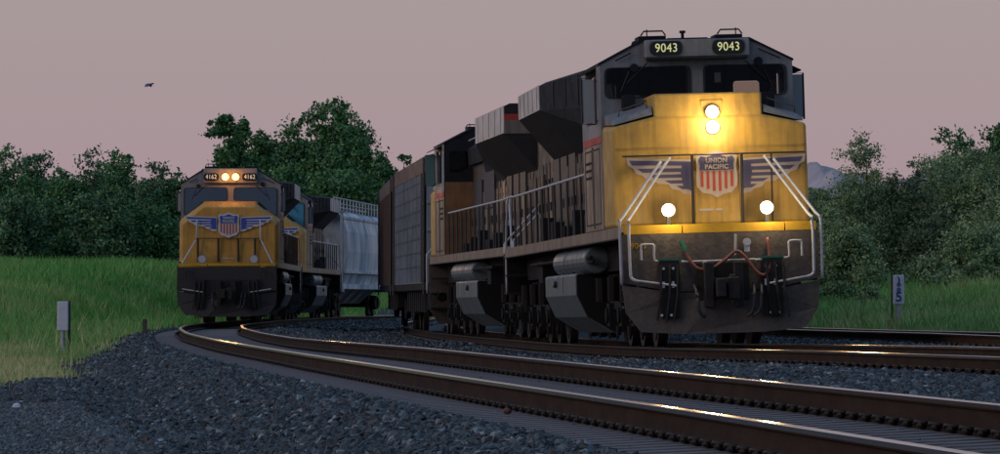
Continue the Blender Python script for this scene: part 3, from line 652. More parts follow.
def make_loco(P, d_front, track, rev=False, label='', roll=0., off=(0, 0), lift=0.):
    fx, fz, fc = TR[track]; Ln = 22.4
    # chord between the bogie centres
    ya, yb = d_front + 4.0, d_front + 18.4
    pa = Vector((fx(ya), ya, fz(ya))); pb = Vector((fx(yb), yb, fz(yb))); pa += Vector((off[0], 0, lift)); pb += Vector((off[1], 0, lift))
    dv = (pb - pa).normalized(); rz = -math.atan2(dv.x, dv.y); pitch = math.asin(dv.z)
    org = pa - dv * 4.0
    if rev: org = pa + dv * 18.4; rz += math.pi; pitch = -pitch
    root = empty('locomotive', org, (pitch, roll * (-1 if rev else 1), rz)); root.rotation_mode = 'XYZ'
    tag(root, label, 'locomotive', 'yellow and grey freight locomotives')
    AH = P['style'] == 'ah'
    zs, zc, cw = P['nose_side'], P['nose_centre'], P['nose_cw']
    nw = 1.54
    # ---- frame, sills
    u = MB(); u.box(-1.1, 1.1, .6, Ln - .6, 1.25, 1.70); obj('underframe', u, UND, root)
    dk = MB(); dk.box(-1.53, 1.53, .14, Ln - .14, 1.70, 1.80); obj('walkway', dk, BLK, root)
    for s_ in (-1, 1):
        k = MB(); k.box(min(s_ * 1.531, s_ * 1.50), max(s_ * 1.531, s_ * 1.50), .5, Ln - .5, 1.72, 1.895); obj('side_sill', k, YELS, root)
    # ---- both ends: pilot, plow, coupler
    for en in (0, 1):
        T = (lambda y: y) if en == 0 else (lambda y: Ln - y)
        def bx(m, x0, x1_, a, b, z0, z1_): a, b = sorted((T(a), T(b))); m.box(x0, x1_, a, b, z0, z1_)
        pm = MB(); pm.loft([[(x, T(.10), z) for x, z in ((-1.53, 1.76), (-1.53, 1.02), (-.75, .86), (.75, .86), (1.53, 1.02), (1.53, 1.76))], [(x, T(.16), z) for x, z in ((-1.53, 1.76), (-1.53, 1.02), (-.75, .86), (.75, .86), (1.53, 1.02), (1.53, 1.76))]])
        pil = obj('pilot_plate' if en == 0 else 'rear_pilot_plate', pm, P.get('pil', PIL) if en == 0 else UND, root)
        yb_ = -.06 if en == 0 else .05
        pw = MB(); wsc = 1. if en == 0 else .68; prof = [(-1.54, .98), (-1.50, .55), (-1.28, .25), (-.6, .20), (0, .20), (.6, .20), (1.28, .25), (1.50, .55), (1.54, .98), (.72, .84), (0, .84), (-.72, .84)]
        yo = [.16, .14, .08, .0, -.08, .0, .08, .14, .16, .04, .0, .04] if en == 0 else [.16] * 12
        prof = [(x * wsc, z) for x, z in prof]; pw.loft([[(x, T(yo[i] - .02), z) for i, (x, z) in enumerate(prof)], [(x, T(yo[i] + .05), z) for i, (x, z) in enumerate(prof)]])
        obj('snow_plow' if en == 0 else 'rear_plow', pw, P.get('pil', PIL) if en == 0 else UND, root)
        st = MB()
        for s_ in (-1, 1):
            a_, b_ = sorted((s_ * 1.10, s_ * 1.52))
            for q, zz in enumerate((.62, .98, 1.34)): bx(st, a_, b_, .20 + q * .06, .55 + q * .06, zz, zz + .04)
        obj('step_well', st, BLK, root)
        cp = MB(); bx(cp, -.24, .24, -.10, .3, .74, 1.06); bx(cp, -.13, .10, -.42, -.10, .80, 1.00); bx(cp, -.16, -.02, -.58, -.40, .76, 1.04); bx(cp, .02, .20, -.50, -.32, .72, 1.06)
        bx(cp, -.42, .42, .0, .1, .70, 1.30); bx(cp, -.30, -.16, -.2, .0, .60, 1.30); bx(cp, .16, .30, -.2, .0, .60, 1.30)
        cp.cyl((.1, T(-.42), .66), (.1, T(-.42), 1.10), .05, 8)
        obj('coupler', cp, BLK, root, bevel=.012)
        if en == 0 and P['front_vis']:
            # bolted bracket columns, hoses, grab irons
            for s_ in (-1, 1):
                b = MB(); b.box(s_ * .80 - .17, s_ * .80 + .13, -.040, .10, .46, 1.34)
                for q in (-.14, 0, .12): b.tube([(s_ * .82 + q, -.06, 1.28), (s_ * .84 + q, -.10, .8), (s_ * .90 + q, -.06, .42)], .022, 5)
                o = obj('hose_bracket', b, BLK, pil)
                if AH:
                    g_ = MB(); g_.box(s_ * .80 - .20, s_ * .80 + .16, -.048, .0, 1.345, 1.375); obj('tag_strip', g_, GRN, pil)
                    for q in (-.13, .02):
                        w_ = MB(); w_.box(s_ * .80 + q - .02, s_ * .80 + q + .02, -.075, -.048, .92, 1.02); obj('hose_tag', w_, PAP, pil)
                    w_ = MB()
                    for q in (-.12, .03): w_.cyl((s_ * .80 + q, -.07, 1.22), (s_ * .80 + q, -.05, 1.22), .022, 8); w_.cyl((s_ * .85 + q, -.08, .50), (s_ * .85 + q, -.06, .50), .022, 8)
                    obj('bolt', w_, SIL, pil)
                g1 = MB(); g1.tube(smooth_path([(s_ * 1.25, .0, 1.36), (s_ * 1.25, .0, 1.56), (s_ * 1.22, .0, 1.60), (s_ * 1.08, .0, 1.60), (s_ * 1.05, .0, 1.56), (s_ * 1.05, .0, 1.38), (s_ * .98, .0, 1.34), (s_ * .52, .0, 1.32)], 3), .018 if AH else .012, 6); obj('cut_lever', g1, SIL if AH else BLK, pil)
                g2 = MB(); g2.tube([(s_ * 1.36, -.05, 1.05), (s_ * .72, -.08, .95)], .018, 6); obj('step_edge', g2, WHT, pil)
            g3 = MB(); g3.tube([(-.52, .02, 1.32), (.52, .02, 1.33)], .015, 6); obj('cut_lever', g3, SIL if AH else BLK, pil)
            if AH:
                hz = MB(); hz.tube(smooth_path([(-.62, .04, 1.62), (-.55, -.02, 1.42), (-.40, -.05, 1.22), (-.18, -.06, 1.20), (.05, -.06, 1.34), (.22, -.06, 1.46), (.36, -.06, 1.36), (.50, -.06, 1.16), (.64, -.05, 1.08), (.74, -.02, 1.22), (.72, .03, 1.66)], 5), .026, 8); obj('brake_hose', hz, HOSE, pil, smooth=True)
                g_ = MB(); g_.cyl((-.63, -.005, 1.64), (-.57, -.02, 1.48), .04, 8); obj('hose_fitting', g_, GRN, pil)
                v_ = MB(); v_.tube([(.22, .05, 1.40), (.22, -.01, 1.72)], .018, 6); v_.cyl((.40, .06, 1.60), (.40, -.03, 1.60), .06, 10); v_.box(.36, .44, .0, .06, 1.45, 1.62); v_.box(-.30, -.24, -.05, .0, 1.18, 1.32); obj('pilot_fitting', v_, SIL, pil)
                text(P['num'], .12, YSTR, pil, (-1.28, .096, 1.58), name='pilot_number')
            hs = MB()
            for xx in (-.45, .48, .60): hs.tube(smooth_path([(xx, -.02, .95), (xx * .95, -.22, .80), (xx * .9, -.24, .55), (xx * .7, -.20, .45)], 4), .028, 6)
            obj('air_hose', hs, DRK, pil, smooth=True)
    # ---- nose
    y0 = 1.02 if AH else 1.25; yw = 2.55; ex = .09 if AH else 0.
    sec = lambda zs_, zc_, y, w_: [(-w_, y, 1.895), (-w_, y, zs_), (-cw, y, zc_), (cw, y, zc_), (w_, y, zs_), (w_, y, 1.895)]
    if AH:
        ns = MB(); ns.loft([[(-nw, y0, 1.895), (-nw, y0 + .08, zs - .06), (-cw, y0 + .11, zs + .10), (cw, y0 + .11, zs + .10), (nw, y0 + .08, zs - .06), (nw, y0, 1.895)],
                            [(-nw, yw, 1.895), (-nw, yw, zs + .0), (-cw, yw, zs + .16), (cw, yw, zs + .16), (nw, yw, zs + .0), (nw, yw, 1.895)]])
        nose = obj('nose', ns, YEL, root, bevel=.05, seg=2)
        cb = MB(); cb.loft([[(-cw, y0 + .10, zs - .05), (cw, y0 + .10, zs - .05), (cw, yw, zs - .05), (-cw, yw, zs - .05)], [(-cw, y0 + .22, zc), (cw, y0 + .22, zc), (cw, yw, zc), (-cw, yw, zc)]]); obj('nose_hump', cb, YEL, root, bevel=.03, seg=2)
        for s_ in (-1, 1):   # grey tops beside the hump
            gt = MB(); gt.loft([[(s_ * 1.50, y0 + .16, zs - .02), (s_ * (cw + .02), y0 + .16, zs + .135), (s_ * (cw + .02), yw, zs + .19), (s_ * 1.50, yw, zs + .035)], [(s_ * 1.50, y0 + .22, zs + .04), (s_ * (cw + .02), y0 + .22, zs + .26), (s_ * (cw + .02), yw, zs + .36), (s_ * 1.50, yw, zs + .20)]]); obj('nose_shoulder', gt, GRY, root)
            h_ = MB(); h_.tube([(s_ * 1.4, y0 + .3, zs + .12), (s_ * 1.38, y0 + .28, zs + .22), (s_ * .95, y0 + .28, zs + .36), (s_ * .95, y0 + .32, zs + .22)], .012, 5); obj('grab_iron', h_, DRK, root)
            wq = MB(); wq.box(s_ * 1.12 - .1, s_ * 1.12 + .1, yw - .25, yw, zs + .25, zs + .50); obj('wiper_box', wq, ROOF, root, bevel=.01)
        pl = MB(); pl.box(.28, .62, y0 + .085, y0 + .2, zs - .37, zs - .17); obj('hatch', pl, YEL, root)
    else:
        ns = MB(); ns.loft([[(-nw + .1, y0, 1.70), (-nw + .1, y0 + .05, zs - .12), (-cw, y0 + .12, zc - .18), (cw, y0 + .12, zc - .18), (nw - .1, y0 + .05, zs - .12), (nw - .1, y0, 1.70)],
                            [(-nw, y0 + .35, 1.70), (-nw, y0 + .35, zs), (-cw, y0 + .35, zc - .03), (cw, y0 + .35, zc - .03), (nw, y0 + .35, zs), (nw, y0 + .35, 1.70)],
                            [(-nw, yw, 1.70), (-nw, yw, zs + .08), (-cw, yw, zc + .04), (cw, yw, zc + .04), (nw, yw, zs + .08), (nw, yw, 1.70)]])
        nose = obj('nose', ns, YEL2, root, bevel=.03, seg=2)
        for s_ in (-1, 1):
            gt = MB(); gt.loft([[(s_ * 1.44, y0 + .45, zs + .02), (s_ * (cw + .06), y0 + .45, zc - .08), (s_ * (cw + .06), yw, zc), (s_ * 1.44, yw, zs + .1)], [(s_ * 1.42, y0 + .47, zs + .05), (s_ * (cw + .08), y0 + .47, zc - .05), (s_ * (cw + .08), yw, zc + .03), (s_ * 1.42, yw, zs + .13)]]); obj('nose_shoulder', gt, ROOF, root)
    # nose door and rails
    fy = y0 + (.03 if AH else .02)
    dz0, dz1 = 1.95, P['door_top']
    dm = MB(); dm.box(ex - .38, ex + .38, fy - .005, fy + .06, dz0, dz1); nd = obj('nose_door', dm, YEL if AH else YEL2, root, bevel=.01)
    dh = MB(); dh.box(-.20, .02, fy - .03, fy - .004, 2.12 if AH else 1.98, 2.15 if AH else 2.01); dh.box(.06, .16, fy - .03, fy - .004, 2.12 if AH else 1.98, 2.15 if AH else 2.01); obj('handle', dh, SIL, nd)
    zr = 3.0 if AH else 2.62
    hr = empty('nose_handrail'); hr.parent = root
    q = MB(); q.tube([(-1.40 if AH else -1.0, fy - .10, zr), (1.48 if AH else 1.0, fy - .10, zr)], .016, 6); obj('rail', q, DRK, hr)
    for xx in ((-.30, .48, .95) if AH else (-.95, -.32, .30, .82)):
        q = MB(); q.tube([(xx, fy - .06, 1.9), (xx, fy - .10, zr)], .014 if (AH and abs(xx) > .9) else (.024 if AH else .032), 6); obj('bar', q, DRK, hr)
    # white corner handrails
    for s_ in (-1, 1):
        if AH:
            for k_, (ox, oy) in enumerate(((0, 0), (.10, .12))):
                q = MB(); q.tube(smooth_path([(s_ * (.66 + ox) + (.18 if s_ > 0 else 0), y0 - .12, 2.94), (s_ * (.74 + ox) + (.15 if s_ > 0 else 0), y0 - .2, 2.86), (s_ * 1.38, .18, 2.04), (s_ * 1.43, .04, 1.92), (s_ * 1.43, .0, 1.22), (s_ * 1.41, -.02, 1.08), (s_ * 1.30, -.03, 1.03)] if k_ == 0 else
                                             [(s_ * .80 + (.18 if s_ > 0 else 0), y0 - .12, 2.90), (s_ * 1.50, .16, 2.04), (s_ * 1.565, .06, 1.90), (s_ * 1.565, .04, 1.00)], 4), .024, 7); obj('corner_handrail', q, WHT, root, smooth=True)
        else:
            q = MB(); q.tube([(s_ * .98, y0 - .10, 3.2), (s_ * .98, y0 - .12, 2.62), (s_ * 1.02, y0 - .15, 2.55), (s_ * 1.46, .2, 1.72), (s_ * 1.48, .15, 1.62), (s_ * 1.48, .15, 1.02)], .024, 6); obj('corner_handrail', q, SIL if not P['front_vis'] else WHT, root, smooth=True)
    # front sill stripe (anticlimber)
    zy = (1.765, 1.90) if AH else (1.72, 1.84)
    for (a, b) in ((-1.50, -.60), (-.58, 1.0), (1.02, 1.50)):
        q = MB(); q.box(a, b, .10, .62, *zy); obj('anticlimber', q, YSTR, root)
    emblem(root, y0 + (.03 if AH else -.01), P['emb_z'], P['emb_s'], not AH, 1.42 if AH else 1.36, ex)
    # ---- cab shell with real window openings
    yc0, yc1 = 2.50, 5.45; ct, cs = P['roof_top'], P['roof_side']; rw = P['roof_w']
    out_ = [(-1.55, 1.90), (-1.55, cs), (-rw, ct), (rw, ct), (1.55, cs), (1.55, 1.90)]
    wins = P['wins']
    cab = empty('cab'); cab.parent = root
    place_mesh('front_wall', plate(out_, [rpoly(wn, .09) for wn in wins], .06), GRY, cab, (0, yc0, 0))
    for wn in wins:
        c_ = Vector((sum(p[0] for p in wn) / len(wn), sum(p[1] for p in wn) / len(wn)))
        big = [tuple(c_ + (Vector(p) - c_) * 1.0 + (Vector(p) - c_).normalized() * .035) for p in wn]
        fr = place_mesh('window_gasket', plate(rpoly(big, .10), [rpoly(wn, .08)], .02), GASK, cab, (0, yc0 - .018, 0))
        place_mesh('windshield', plate(rpoly(wn, .06), [], .008), P['glass'], fr, (0, yc0 + .02, 0))
        wi = MB(); wz = max(p[1] for p in wn); x_ = wn[0][0]
        wi.tube([(c_.x, yc0 - .05, wz + .07), (c_.x + (.35 if c_.x > 0 else -.35), yc0 - .045, wz - .26)], .011, 4); wi.tube([(c_.x + (.30 if c_.x > 0 else -.30), yc0 - .04, wz - .06), (c_.x + (.44 if c_.x > 0 else -.44), yc0 - .04, wz - .38)], .009, 4); obj('wiper', wi, GASK, cab)
    place_mesh('rear_wall', plate(out_, [rrect(.98, 1.42, 3.85, 4.35, .05), rrect(-1.42, -.98, 3.85, 4.35, .05)], .06), ROOF if rev else GRY, cab, (0, yc1, 0))
    q = MB(); q.box(-1.53, 1.53, yc1 + .061, yc1 + .075, 1.9, 3.62); obj('rear_lower_panel', q, RUSTY, cab)
    for s_ in (-1, 1):
        q = MB(); q.box(s_ * 1.2 - .21, s_ * 1.2 + .21, yc1 + .02, yc1 + .03, 3.86, 4.34); obj('rear_window', q, P['glass'], cab)
        lo = plate([(yc0 + .06, 3.28), (yc0 + .06, cs), (yc1, cs), (yc1, 3.28)], [rrect(3.25, 4.75, 3.62, cs - .12, .07)], .05)
        me = lo; o = place_mesh('side_wall', me, GRY, cab); me.transform(Matrix(((0, 1, 0, s_ * 1.525 - .025), (1, 0, 0, 0), (0, 0, 1, 0), (0, 0, 0, 1)))); me.flip_normals()
        gl = MB(); gl.box(s_ * 1.52 - .004, s_ * 1.52 + .004, 3.26, 4.0, 3.64, cs - .13); gl.box(s_ * 1.50 - .004, s_ * 1.50 + .004, 3.98, 4.74, 3.64, cs - .13); obj('side_window', gl, GLB, o)
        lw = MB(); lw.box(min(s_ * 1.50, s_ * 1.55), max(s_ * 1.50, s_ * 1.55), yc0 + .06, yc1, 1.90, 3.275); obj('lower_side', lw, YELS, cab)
        dr = MB()      # doors, louvres, latches on the nose and cab side
        for (ya_, yb2, za, zb2) in ((2.9, 3.9, 2.0, 3.2), (4.1, 5.2, 2.0, 3.2), (3.9, 4.06, 1.95, 3.24)):
            for (p, r_) in (((ya_, za), (yb2, za)), ((ya_, zb2), (yb2, zb2)), ((ya_, za), (ya_, zb2)), ((yb2, za), (yb2, zb2))):
                dr.box(min(s_ * 1.549, s_ * 1.556), max(s_ * 1.549, s_ * 1.556), min(p[0], r_[0]) - .012, max(p[0], r_[0]) + .012, min(p[1], r_[1]) - .012, max(p[1], r_[1]) + .012)
        for j in range(3):
            for i in range(3): dr.box(min(s_ * 1.549, s_ * 1.565), max(s_ * 1.549, s_ * 1.565), 4.25 + i * .30, 4.45 + i * .30, 2.75 + j * .12, 2.79 + j * .12)
        obj('door_seam', dr, SEAM, cab)
        rs_ = MB(); rs_.box(min(s_ * 1.55, s_ * 1.556), max(s_ * 1.55, s_ * 1.556), 2.6, 5.4, 3.28, 3.40); obj('red_stripe', rs_, RED, cab)
        # wind deflector / mirror
        mf = empty('mirror'); mf.parent = root
        q = MB(); fyw = 3.05; x0_ = s_ * 1.58; x1_ = s_ * 1.80
        q.box(min(x0_, x1_), max(x0_, x1_), fyw, fyw + .025, 3.62, 4.32) if AH else q.box(min(x0_, s_ * 1.70), max(x0_, s_ * 1.70), fyw, fyw + .025, 3.5, 4.05)
        obj('mirror_glass', q, MIRT if rev else MIRR, mf)
        q = MB(); xe = x1_ if AH else s_ * 1.70; zz0, zz1 = (3.60, 4.34) if AH else (3.48, 4.07)
        q.tube([(x0_, fyw, zz0), (xe, fyw, zz0), (xe, fyw, zz1), (x0_, fyw, zz1), (x0_, fyw, zz0)], .018, 5); q.tube([(s_ * 1.54, fyw, zz0 + .05), (x0_, fyw, zz0 + .05)], .014, 5); q.tube([(s_ * 1.54, fyw, zz1 - .05), (x0_, fyw, zz1 - .05)], .014, 5); obj('mirror_frame', q, DRK, mf)
        # sunshade over the side window
        q = MB(); q.loft([[(s_ * 1.53, 3.1, cs - .02), (s_ * 1.78, 3.1, cs - .14), (s_ * 1.78, 3.1, cs - .12), (s_ * 1.53, 3.1, cs + .0)], [(s_ * 1.53, 4.9, cs - .02), (s_ * 1.78, 4.9, cs - .14), (s_ * 1.78, 4.9, cs - .12), (s_ * 1.53, 4.9, cs + .0)]]); obj('sunshade', q, ROOF, cab)
    rf = MB(); o2 = [(-1.57, cs + .0), (-1.57, cs + .03), (-rw - .01, ct + .03), (rw + .01, ct + .03), (1.57, cs + .03), (1.57, cs + .0), (rw, ct - .01), (-rw, ct - .01)]; rf.prism_y(o2, yc0 - .02, yc1 + .08); obj('cab_roof', rf, ROOF, cab)
    fl = MB(); fl.box(-1.49, 1.49, yc0 + .07, yc1 - .01, 2.4, 2.45); fl.box(-1.4, -.2, yc0 + .1, yc0 + .55, 2.45, P['dash']); fl.box(.2, 1.4, yc0 + .1, yc0 + .50, 2.45, P['dash'] - .03)
    for xx in (-.85, .85): fl.box(xx - .25, xx + .25, 4.2, 4.35, 3.0, 4.05); fl.box(xx - .25, xx + .25, 3.75, 4.3, 2.9, 3.05)
    fl.box(-.45, .45, yc1 - .3, yc1 - .02, 2.45, 4.5); fl.box(-.15, .15, yc0 + .08, yc0 + .2, 2.45, ct - .1)
    obj('cab_interior', fl, INT, cab)
    pp = MB(); pp.box(-1.15, -.9, yc0 + .12, yc0 + .3, P['dash'] + .001, P['dash'] + .03); pp.box(.5, 1.0, yc0 + .12, yc0 + .3, P['dash'] - .029, P['dash'] + .02); obj('paper', pp, PAP, cab)
    if AH:
        pp = MB(); pp.box(.30, .40, yc0 + .07, yc0 + .08, 4.20, 4.36); obj('window_sticker', pp, PAP, cab)
    # ---- headlights, number boards
    if AH:
        nbx = MB(); nbx.box(-.84, .84, 2.28, 3.1, 4.60, ct + .01); nb_ = obj('number_board_housing', nbx, GRY, root, bevel=.02)
        nz, nx, nwid, nh, ny = 4.75, .50, .26, .115, 2.28
        q = MB(); q.box(-.8, .8, 2.24, 2.5, 4.565, 4.598); obj('visor', q, ROOF, root)
        for zz, nn in ((P['hl'][0], 0), (P['hl'][1], 1)): lamp(root, .06, y0 + .07, zz, .088, LENS if P['lit'] else LOFF, (1, .76, .44), 21 if P['lit'] else 0)
        hb = MB(); hb.box(-.12, .24, y0 + .16, y0 + .25, P['hl'][1] - .2, P['hl'][0] + .2); obj('headlight_housing', hb, YEL, root, bevel=.03, seg=2)
        for s_ in (-1, 1): lamp(root, s_ * .77, .34, 2.13, .088, LENS if P['lit'] else LOFF, (1, .76, .44), 21 if P['lit'] else 0, 'ditch_light')
        for s_ in (-1, 1):
            q = MB(); q.box(s_ * .77 - .03, s_ * .77 + .03, .34, .42, 1.80, 2.05); obj('lamp_bracket', q, DRK, root)
    else:
        nbx = MB(); nbx.box(-.84, .84, 2.34, 3.1, 4.36, ct + .04); nb_ = obj('number_board_housing', nbx, GRY, root, bevel=.03, seg=2)
        nz, nx, nwid, nh, ny = 4.55, .60, .235, .115, 2.34
        for s_ in (-1, 1): lamp(root, s_ * .16 + .0, 2.33, 4.55, .105, LENO if P['lit'] else LOFF, (1, .36, .07), 9 if P['lit'] else 0, beam=150)
        for s_ in (-1, 1): lamp(root, s_ * .80, .85, 1.97, .115, LOFF, None, 0, 'ditch_light')
    for s_ in (-1, 1):
        b = place_mesh('number_board', plate(rrect(s_ * nx - nwid, s_ * nx + nwid, nz - nh, nz + nh, .09), [], .03), NB, nb_, (0, ny - .03, 0))
        if P['num']: text(P['num'], .195, NBL if AH else NBL2, b, (s_ * nx, ny - .038, nz), name='number', sx=.90 if AH else .86, bold=.0)
    # roof fittings
    q = MB(); q.box(-.35, .3, 3.3, 3.7, ct + .02, ct + .09); q.cyl((-.18, 2.7, ct + .04), (-.18, 2.7, ct + .17), .025, 8); q.cyl((-.18, 2.7, ct + .13), (-.18, 2.7, ct + .17), .05, 8)
    obj('antenna_base', q, ROOF, root)
    for s_ in (-1, 1):
        q = MB(); q.box(s_ * .62 - .22, s_ * .62 + .22, 3.1, 3.7, ct + .03, ct + .12); q.tube([(s_ * .62 - .2, 3.0, ct + .12), (s_ * .62 - .15, 3.0, ct + .19), (s_ * .62 + .15, 3.0, ct + .19), (s_ * .62 + .2, 3.0, ct + .12)], .014, 5); q.tube([(s_ * .72, 3.0, ct + .1), (s_ * .72, 3.0, ct + .22)], .01, 5); obj('antenna', q, ROOF, root)
    hn = MB()
    for i in range(3): hn.cyl((-.9 + i * .10, 3.6, ct - .02 + i * .0), (-.9 + i * .10, 3.2 + i * .06, ct + .0), .02, 8, .055)
    obj('horn', hn, DRK, root)
    q = MB(); q.tube([(-1.3, 2.45, cs + .06), (-1.05, 2.44, cs + .18)], .012, 5); q.tube([(1.0, 2.44, cs + .20), (1.35, 2.45, cs + .04)], .012, 5); q.cyl((-1.0, 2.44, cs - .06), (-1.0, 2.50, cs - .06), .07, 10); q.cyl((1.0, 2.44, cs + .0), (1.0, 2.50, cs + .0), .07, 10); obj('cab_front_fitting', q, ROOF, root)
    # ---- hood
    hw = .86; ht = P['hood_top']
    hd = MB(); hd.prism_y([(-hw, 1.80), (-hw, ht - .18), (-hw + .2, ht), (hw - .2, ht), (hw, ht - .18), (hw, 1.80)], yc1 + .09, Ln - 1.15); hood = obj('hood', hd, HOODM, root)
    ds_ = MB(); yy = 5.9; i = 0
    while yy < Ln - 1.6:
        for s_ in (-1, 1):
            ds_.box(min(s_ * hw, s_ * (hw + .012)), max(s_ * hw, s_ * (hw + .012)), yy, yy + .03, 1.95, 3.5)
            ds_.box(min(s_ * hw, s_ * (hw + .03)), max(s_ * hw, s_ * (hw + .03)), yy + .12, yy + .2, 2.5, 2.58); ds_.box(min(s_ * hw, s_ * (hw + .03)), max(s_ * hw, s_ * (hw + .03)), yy + .12, yy + .2, 3.1, 3.18)
        yy += .68
    obj('hood_door_seam', ds_, SEAM, hood)
    for s_ in (-1, 1):
        y_ = 5.8; gg = random.Random(5)
        while y_ < Ln - 1.8:
            wd_ = gg.choice((.52, .56, .9)); z1_ = gg.choice((3.3, 3.3, 3.05, 3.42)); dp = gg.uniform(.015, .06)
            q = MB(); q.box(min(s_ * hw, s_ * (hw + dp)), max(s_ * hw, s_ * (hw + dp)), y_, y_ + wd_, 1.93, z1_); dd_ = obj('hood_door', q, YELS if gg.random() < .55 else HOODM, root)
            q = MB(); q.box(min(s_ * (hw + dp), s_ * (hw + dp + .03)), max(s_ * (hw + dp), s_ * (hw + dp + .03)), y_ + .05, y_ + .09, 2.55, 2.72); obj('latch', q, DRK, dd_)
            y_ += wd_ + .13
    tp = MB(); tp.prism_y([(-.98, ht - .55), (-1.02, ht - .18), (-.7, ht + .06), (.7, ht + .06), (1.02, ht - .18), (.98, ht - .55)], yc1 + .3, 12.6); obj('dynamic_brake_hood', tp, ROOF, root)
    # radiator section: long tapering flare
    fl0, fl1, fl2 = P['flare']; wo = 1.54; ft = P['flare_top']
    def fsec(y, w_, zl, zo): return [(-.86, y, zl), (-w_, y, zo), (-w_, y, ft - .06), (-w_ + .12, y, ft), (w_ - .12, y, ft), (w_, y, ft - .06), (w_, y, zo), (.86, y, zl)]
    fm = MB(); fm.loft([fsec(fl0, .98, 3.46, 4.0), fsec(fl1, wo, 3.46, P['flare_low'])]); fr_ = obj('flare_front', fm, ROOF, root)
    for s_ in (-1, 1):
        for k_ in range(5):
            t0 = .12 + k_ * .17; ya_ = fl0 + (fl1 - fl0) * t0; xa_ = .98 + (wo - .98) * t0
            q = MB(); q.tube([(s_ * (xa_ + .012), ya_, 4.05 + (P['flare_low'] - 4.0) * t0), (s_ * (xa_ + .012), ya_, ft - .08)], .012, 4); obj('seam', q, DRK, fr_)
    fm = MB(); fm.loft([fsec(fl1, wo, 3.46, P['flare_low']), fsec(fl2, wo, 3.46, P['flare_low'])]); frd = obj('radiator_housing', fm, BLK, root)
    for s_ in (-1, 1):
        q = MB(); q.box(min(s_ * wo, s_ * (wo + .014)), max(s_ * wo, s_ * (wo + .014)), fl1 + .02, fl2 - .02, P['flare_low'] + .01, ft - .05); ob = obj('radiator_panel', q, CARP if False else PANEL, frd)
        for i in range(5): q = MB(); y_ = fl1 + (fl2 - fl1) * (i + .5) / 5; q.box(min(s_ * (wo + .012), s_ * (wo + .02)), max(s_ * (wo + .012), s_ * (wo + .02)), y_, y_ + .02, P['flare_low'] + .03, ft - .07); obj('panel_seam', q, SEAM, ob)
    for ye, sg in ((fl2, 1), (fl1, -1)):
        if sg < 0: continue
        q = MB(); q.prism_y([(-wo, P['flare_low'] + .28), (-wo, P['flare_low'] + .40), (wo, P['flare_low'] + .40), (wo, P['flare_low'] + .28)], ye, ye + .012); obj('end_stripe', q, RED, frd)
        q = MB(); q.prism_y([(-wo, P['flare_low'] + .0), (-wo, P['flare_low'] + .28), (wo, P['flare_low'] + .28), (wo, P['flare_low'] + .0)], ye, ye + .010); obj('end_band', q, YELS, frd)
    rt = MB()
    for i in range(3): rt.cyl((0, fl1 + 1 + i * 1.5, ft), (0, fl1 + 1 + i * 1.5, ft + .06), .6, 20)
    obj('radiator_fan', rt, ROOF, root)
    ex = MB(); ex.box(-.3, .3, 9.2, 10.6, ht + .05, ht + .22); obj('exhaust_stack', ex, ROOF, root)
    lr = MB()
    for s_ in (-1, 1): lr.tube([(s_ * 1.0, 6.0, ht + .03), (s_ * 1.0, fl0 + 1, ht + .05)], .015, 5)
    obj('roof_grab_rail', lr, SIL, root)
    # side detail on the hood: recessed grilles and pipes
    for s_ in (-1, 1):
        q = MB()
        for (a, b, z0_, z1_) in ((6.2, 8.4, 2.4, 3.6), (9.0, 11.6, 2.9, 3.9)):
            q.box(min(s_ * (hw + .0), s_ * (hw + .06)), max(s_ * hw, s_ * (hw + .06)), a, b, z0_, z1_)
        obj('side_grille', q, DRK, root, bevel=.01)
        q = MB()
        for k_ in range(6): q.box(min(s_ * 1.00, s_ * 1.22), max(s_ * 1.00, s_ * 1.22), 6.4 + k_ * 2.1, 6.9 + k_ * 2.1, 1.80, 2.15 + .12 * (k_ % 3))
        obj('equipment_box', q, ROOF, root, bevel=.01)
        for k_, (a_, b_) in enumerate(((fl1 + .3, 3.5), (fl1 + 1.9, 3.5), (fl1 + 3.4, 3.5))):
            if a_ < Ln - 2: q = MB(); q.box(min(s_ * .86, s_ * .90), max(s_ * .86, s_ * .90), a_, a_ + 1.2, 2.0, b_); obj('radiator_grille', q, DRK, root)
        side_rail(root, 5.7, Ln - 2.4, s_)
        # rear corner handrails
        q = MB(); q.tube(smooth_path([(s_ * 1.47, Ln - 2.4, 2.88), (s_ * 1.47, Ln - 1.2, 2.9), (s_ * 1.49, Ln - 1.0, 2.8), (s_ * 1.50, Ln - .5, 2.0), (s_ * 1.50, Ln - .35, 1.0)], 3), .022, 6); q.tube([(s_ * 1.50, Ln - .1, 2.0), (s_ * 1.50, Ln - .1, 1.0)], .022, 6); q.tube([(s_ * .7, Ln - .1, 2.85), (s_ * 1.50, Ln - .1, 2.0)], .022, 6); obj('rear_handrail', q, WHT, root, smooth=True)
    # ---- tank, reservoirs, bogies
    tpf = [(-1.46, 1.25), (-1.50, 1.22), (-1.50, .88), (-1.33, .50), (-.88, .22), (.88, .22), (1.33, .50), (1.50, .88), (1.50, 1.22), (1.46, 1.25)]
    tk = MB(); tk.prism_y(tpf, *P['tank']); tk_o = obj('fuel_tank', tk, TANK, root, bevel=.008)
    for ye in (P['tank'][0] - .02, P['tank'][1] + .005):
        q = MB(); q.prism_y([(x * .985, .735 + (z - .735) * .97) for x, z in tpf], ye, ye + .015); obj('tank_end_shade', q, UND, tk_o)  # dark sheets over the tank ends, their shade put into the colour
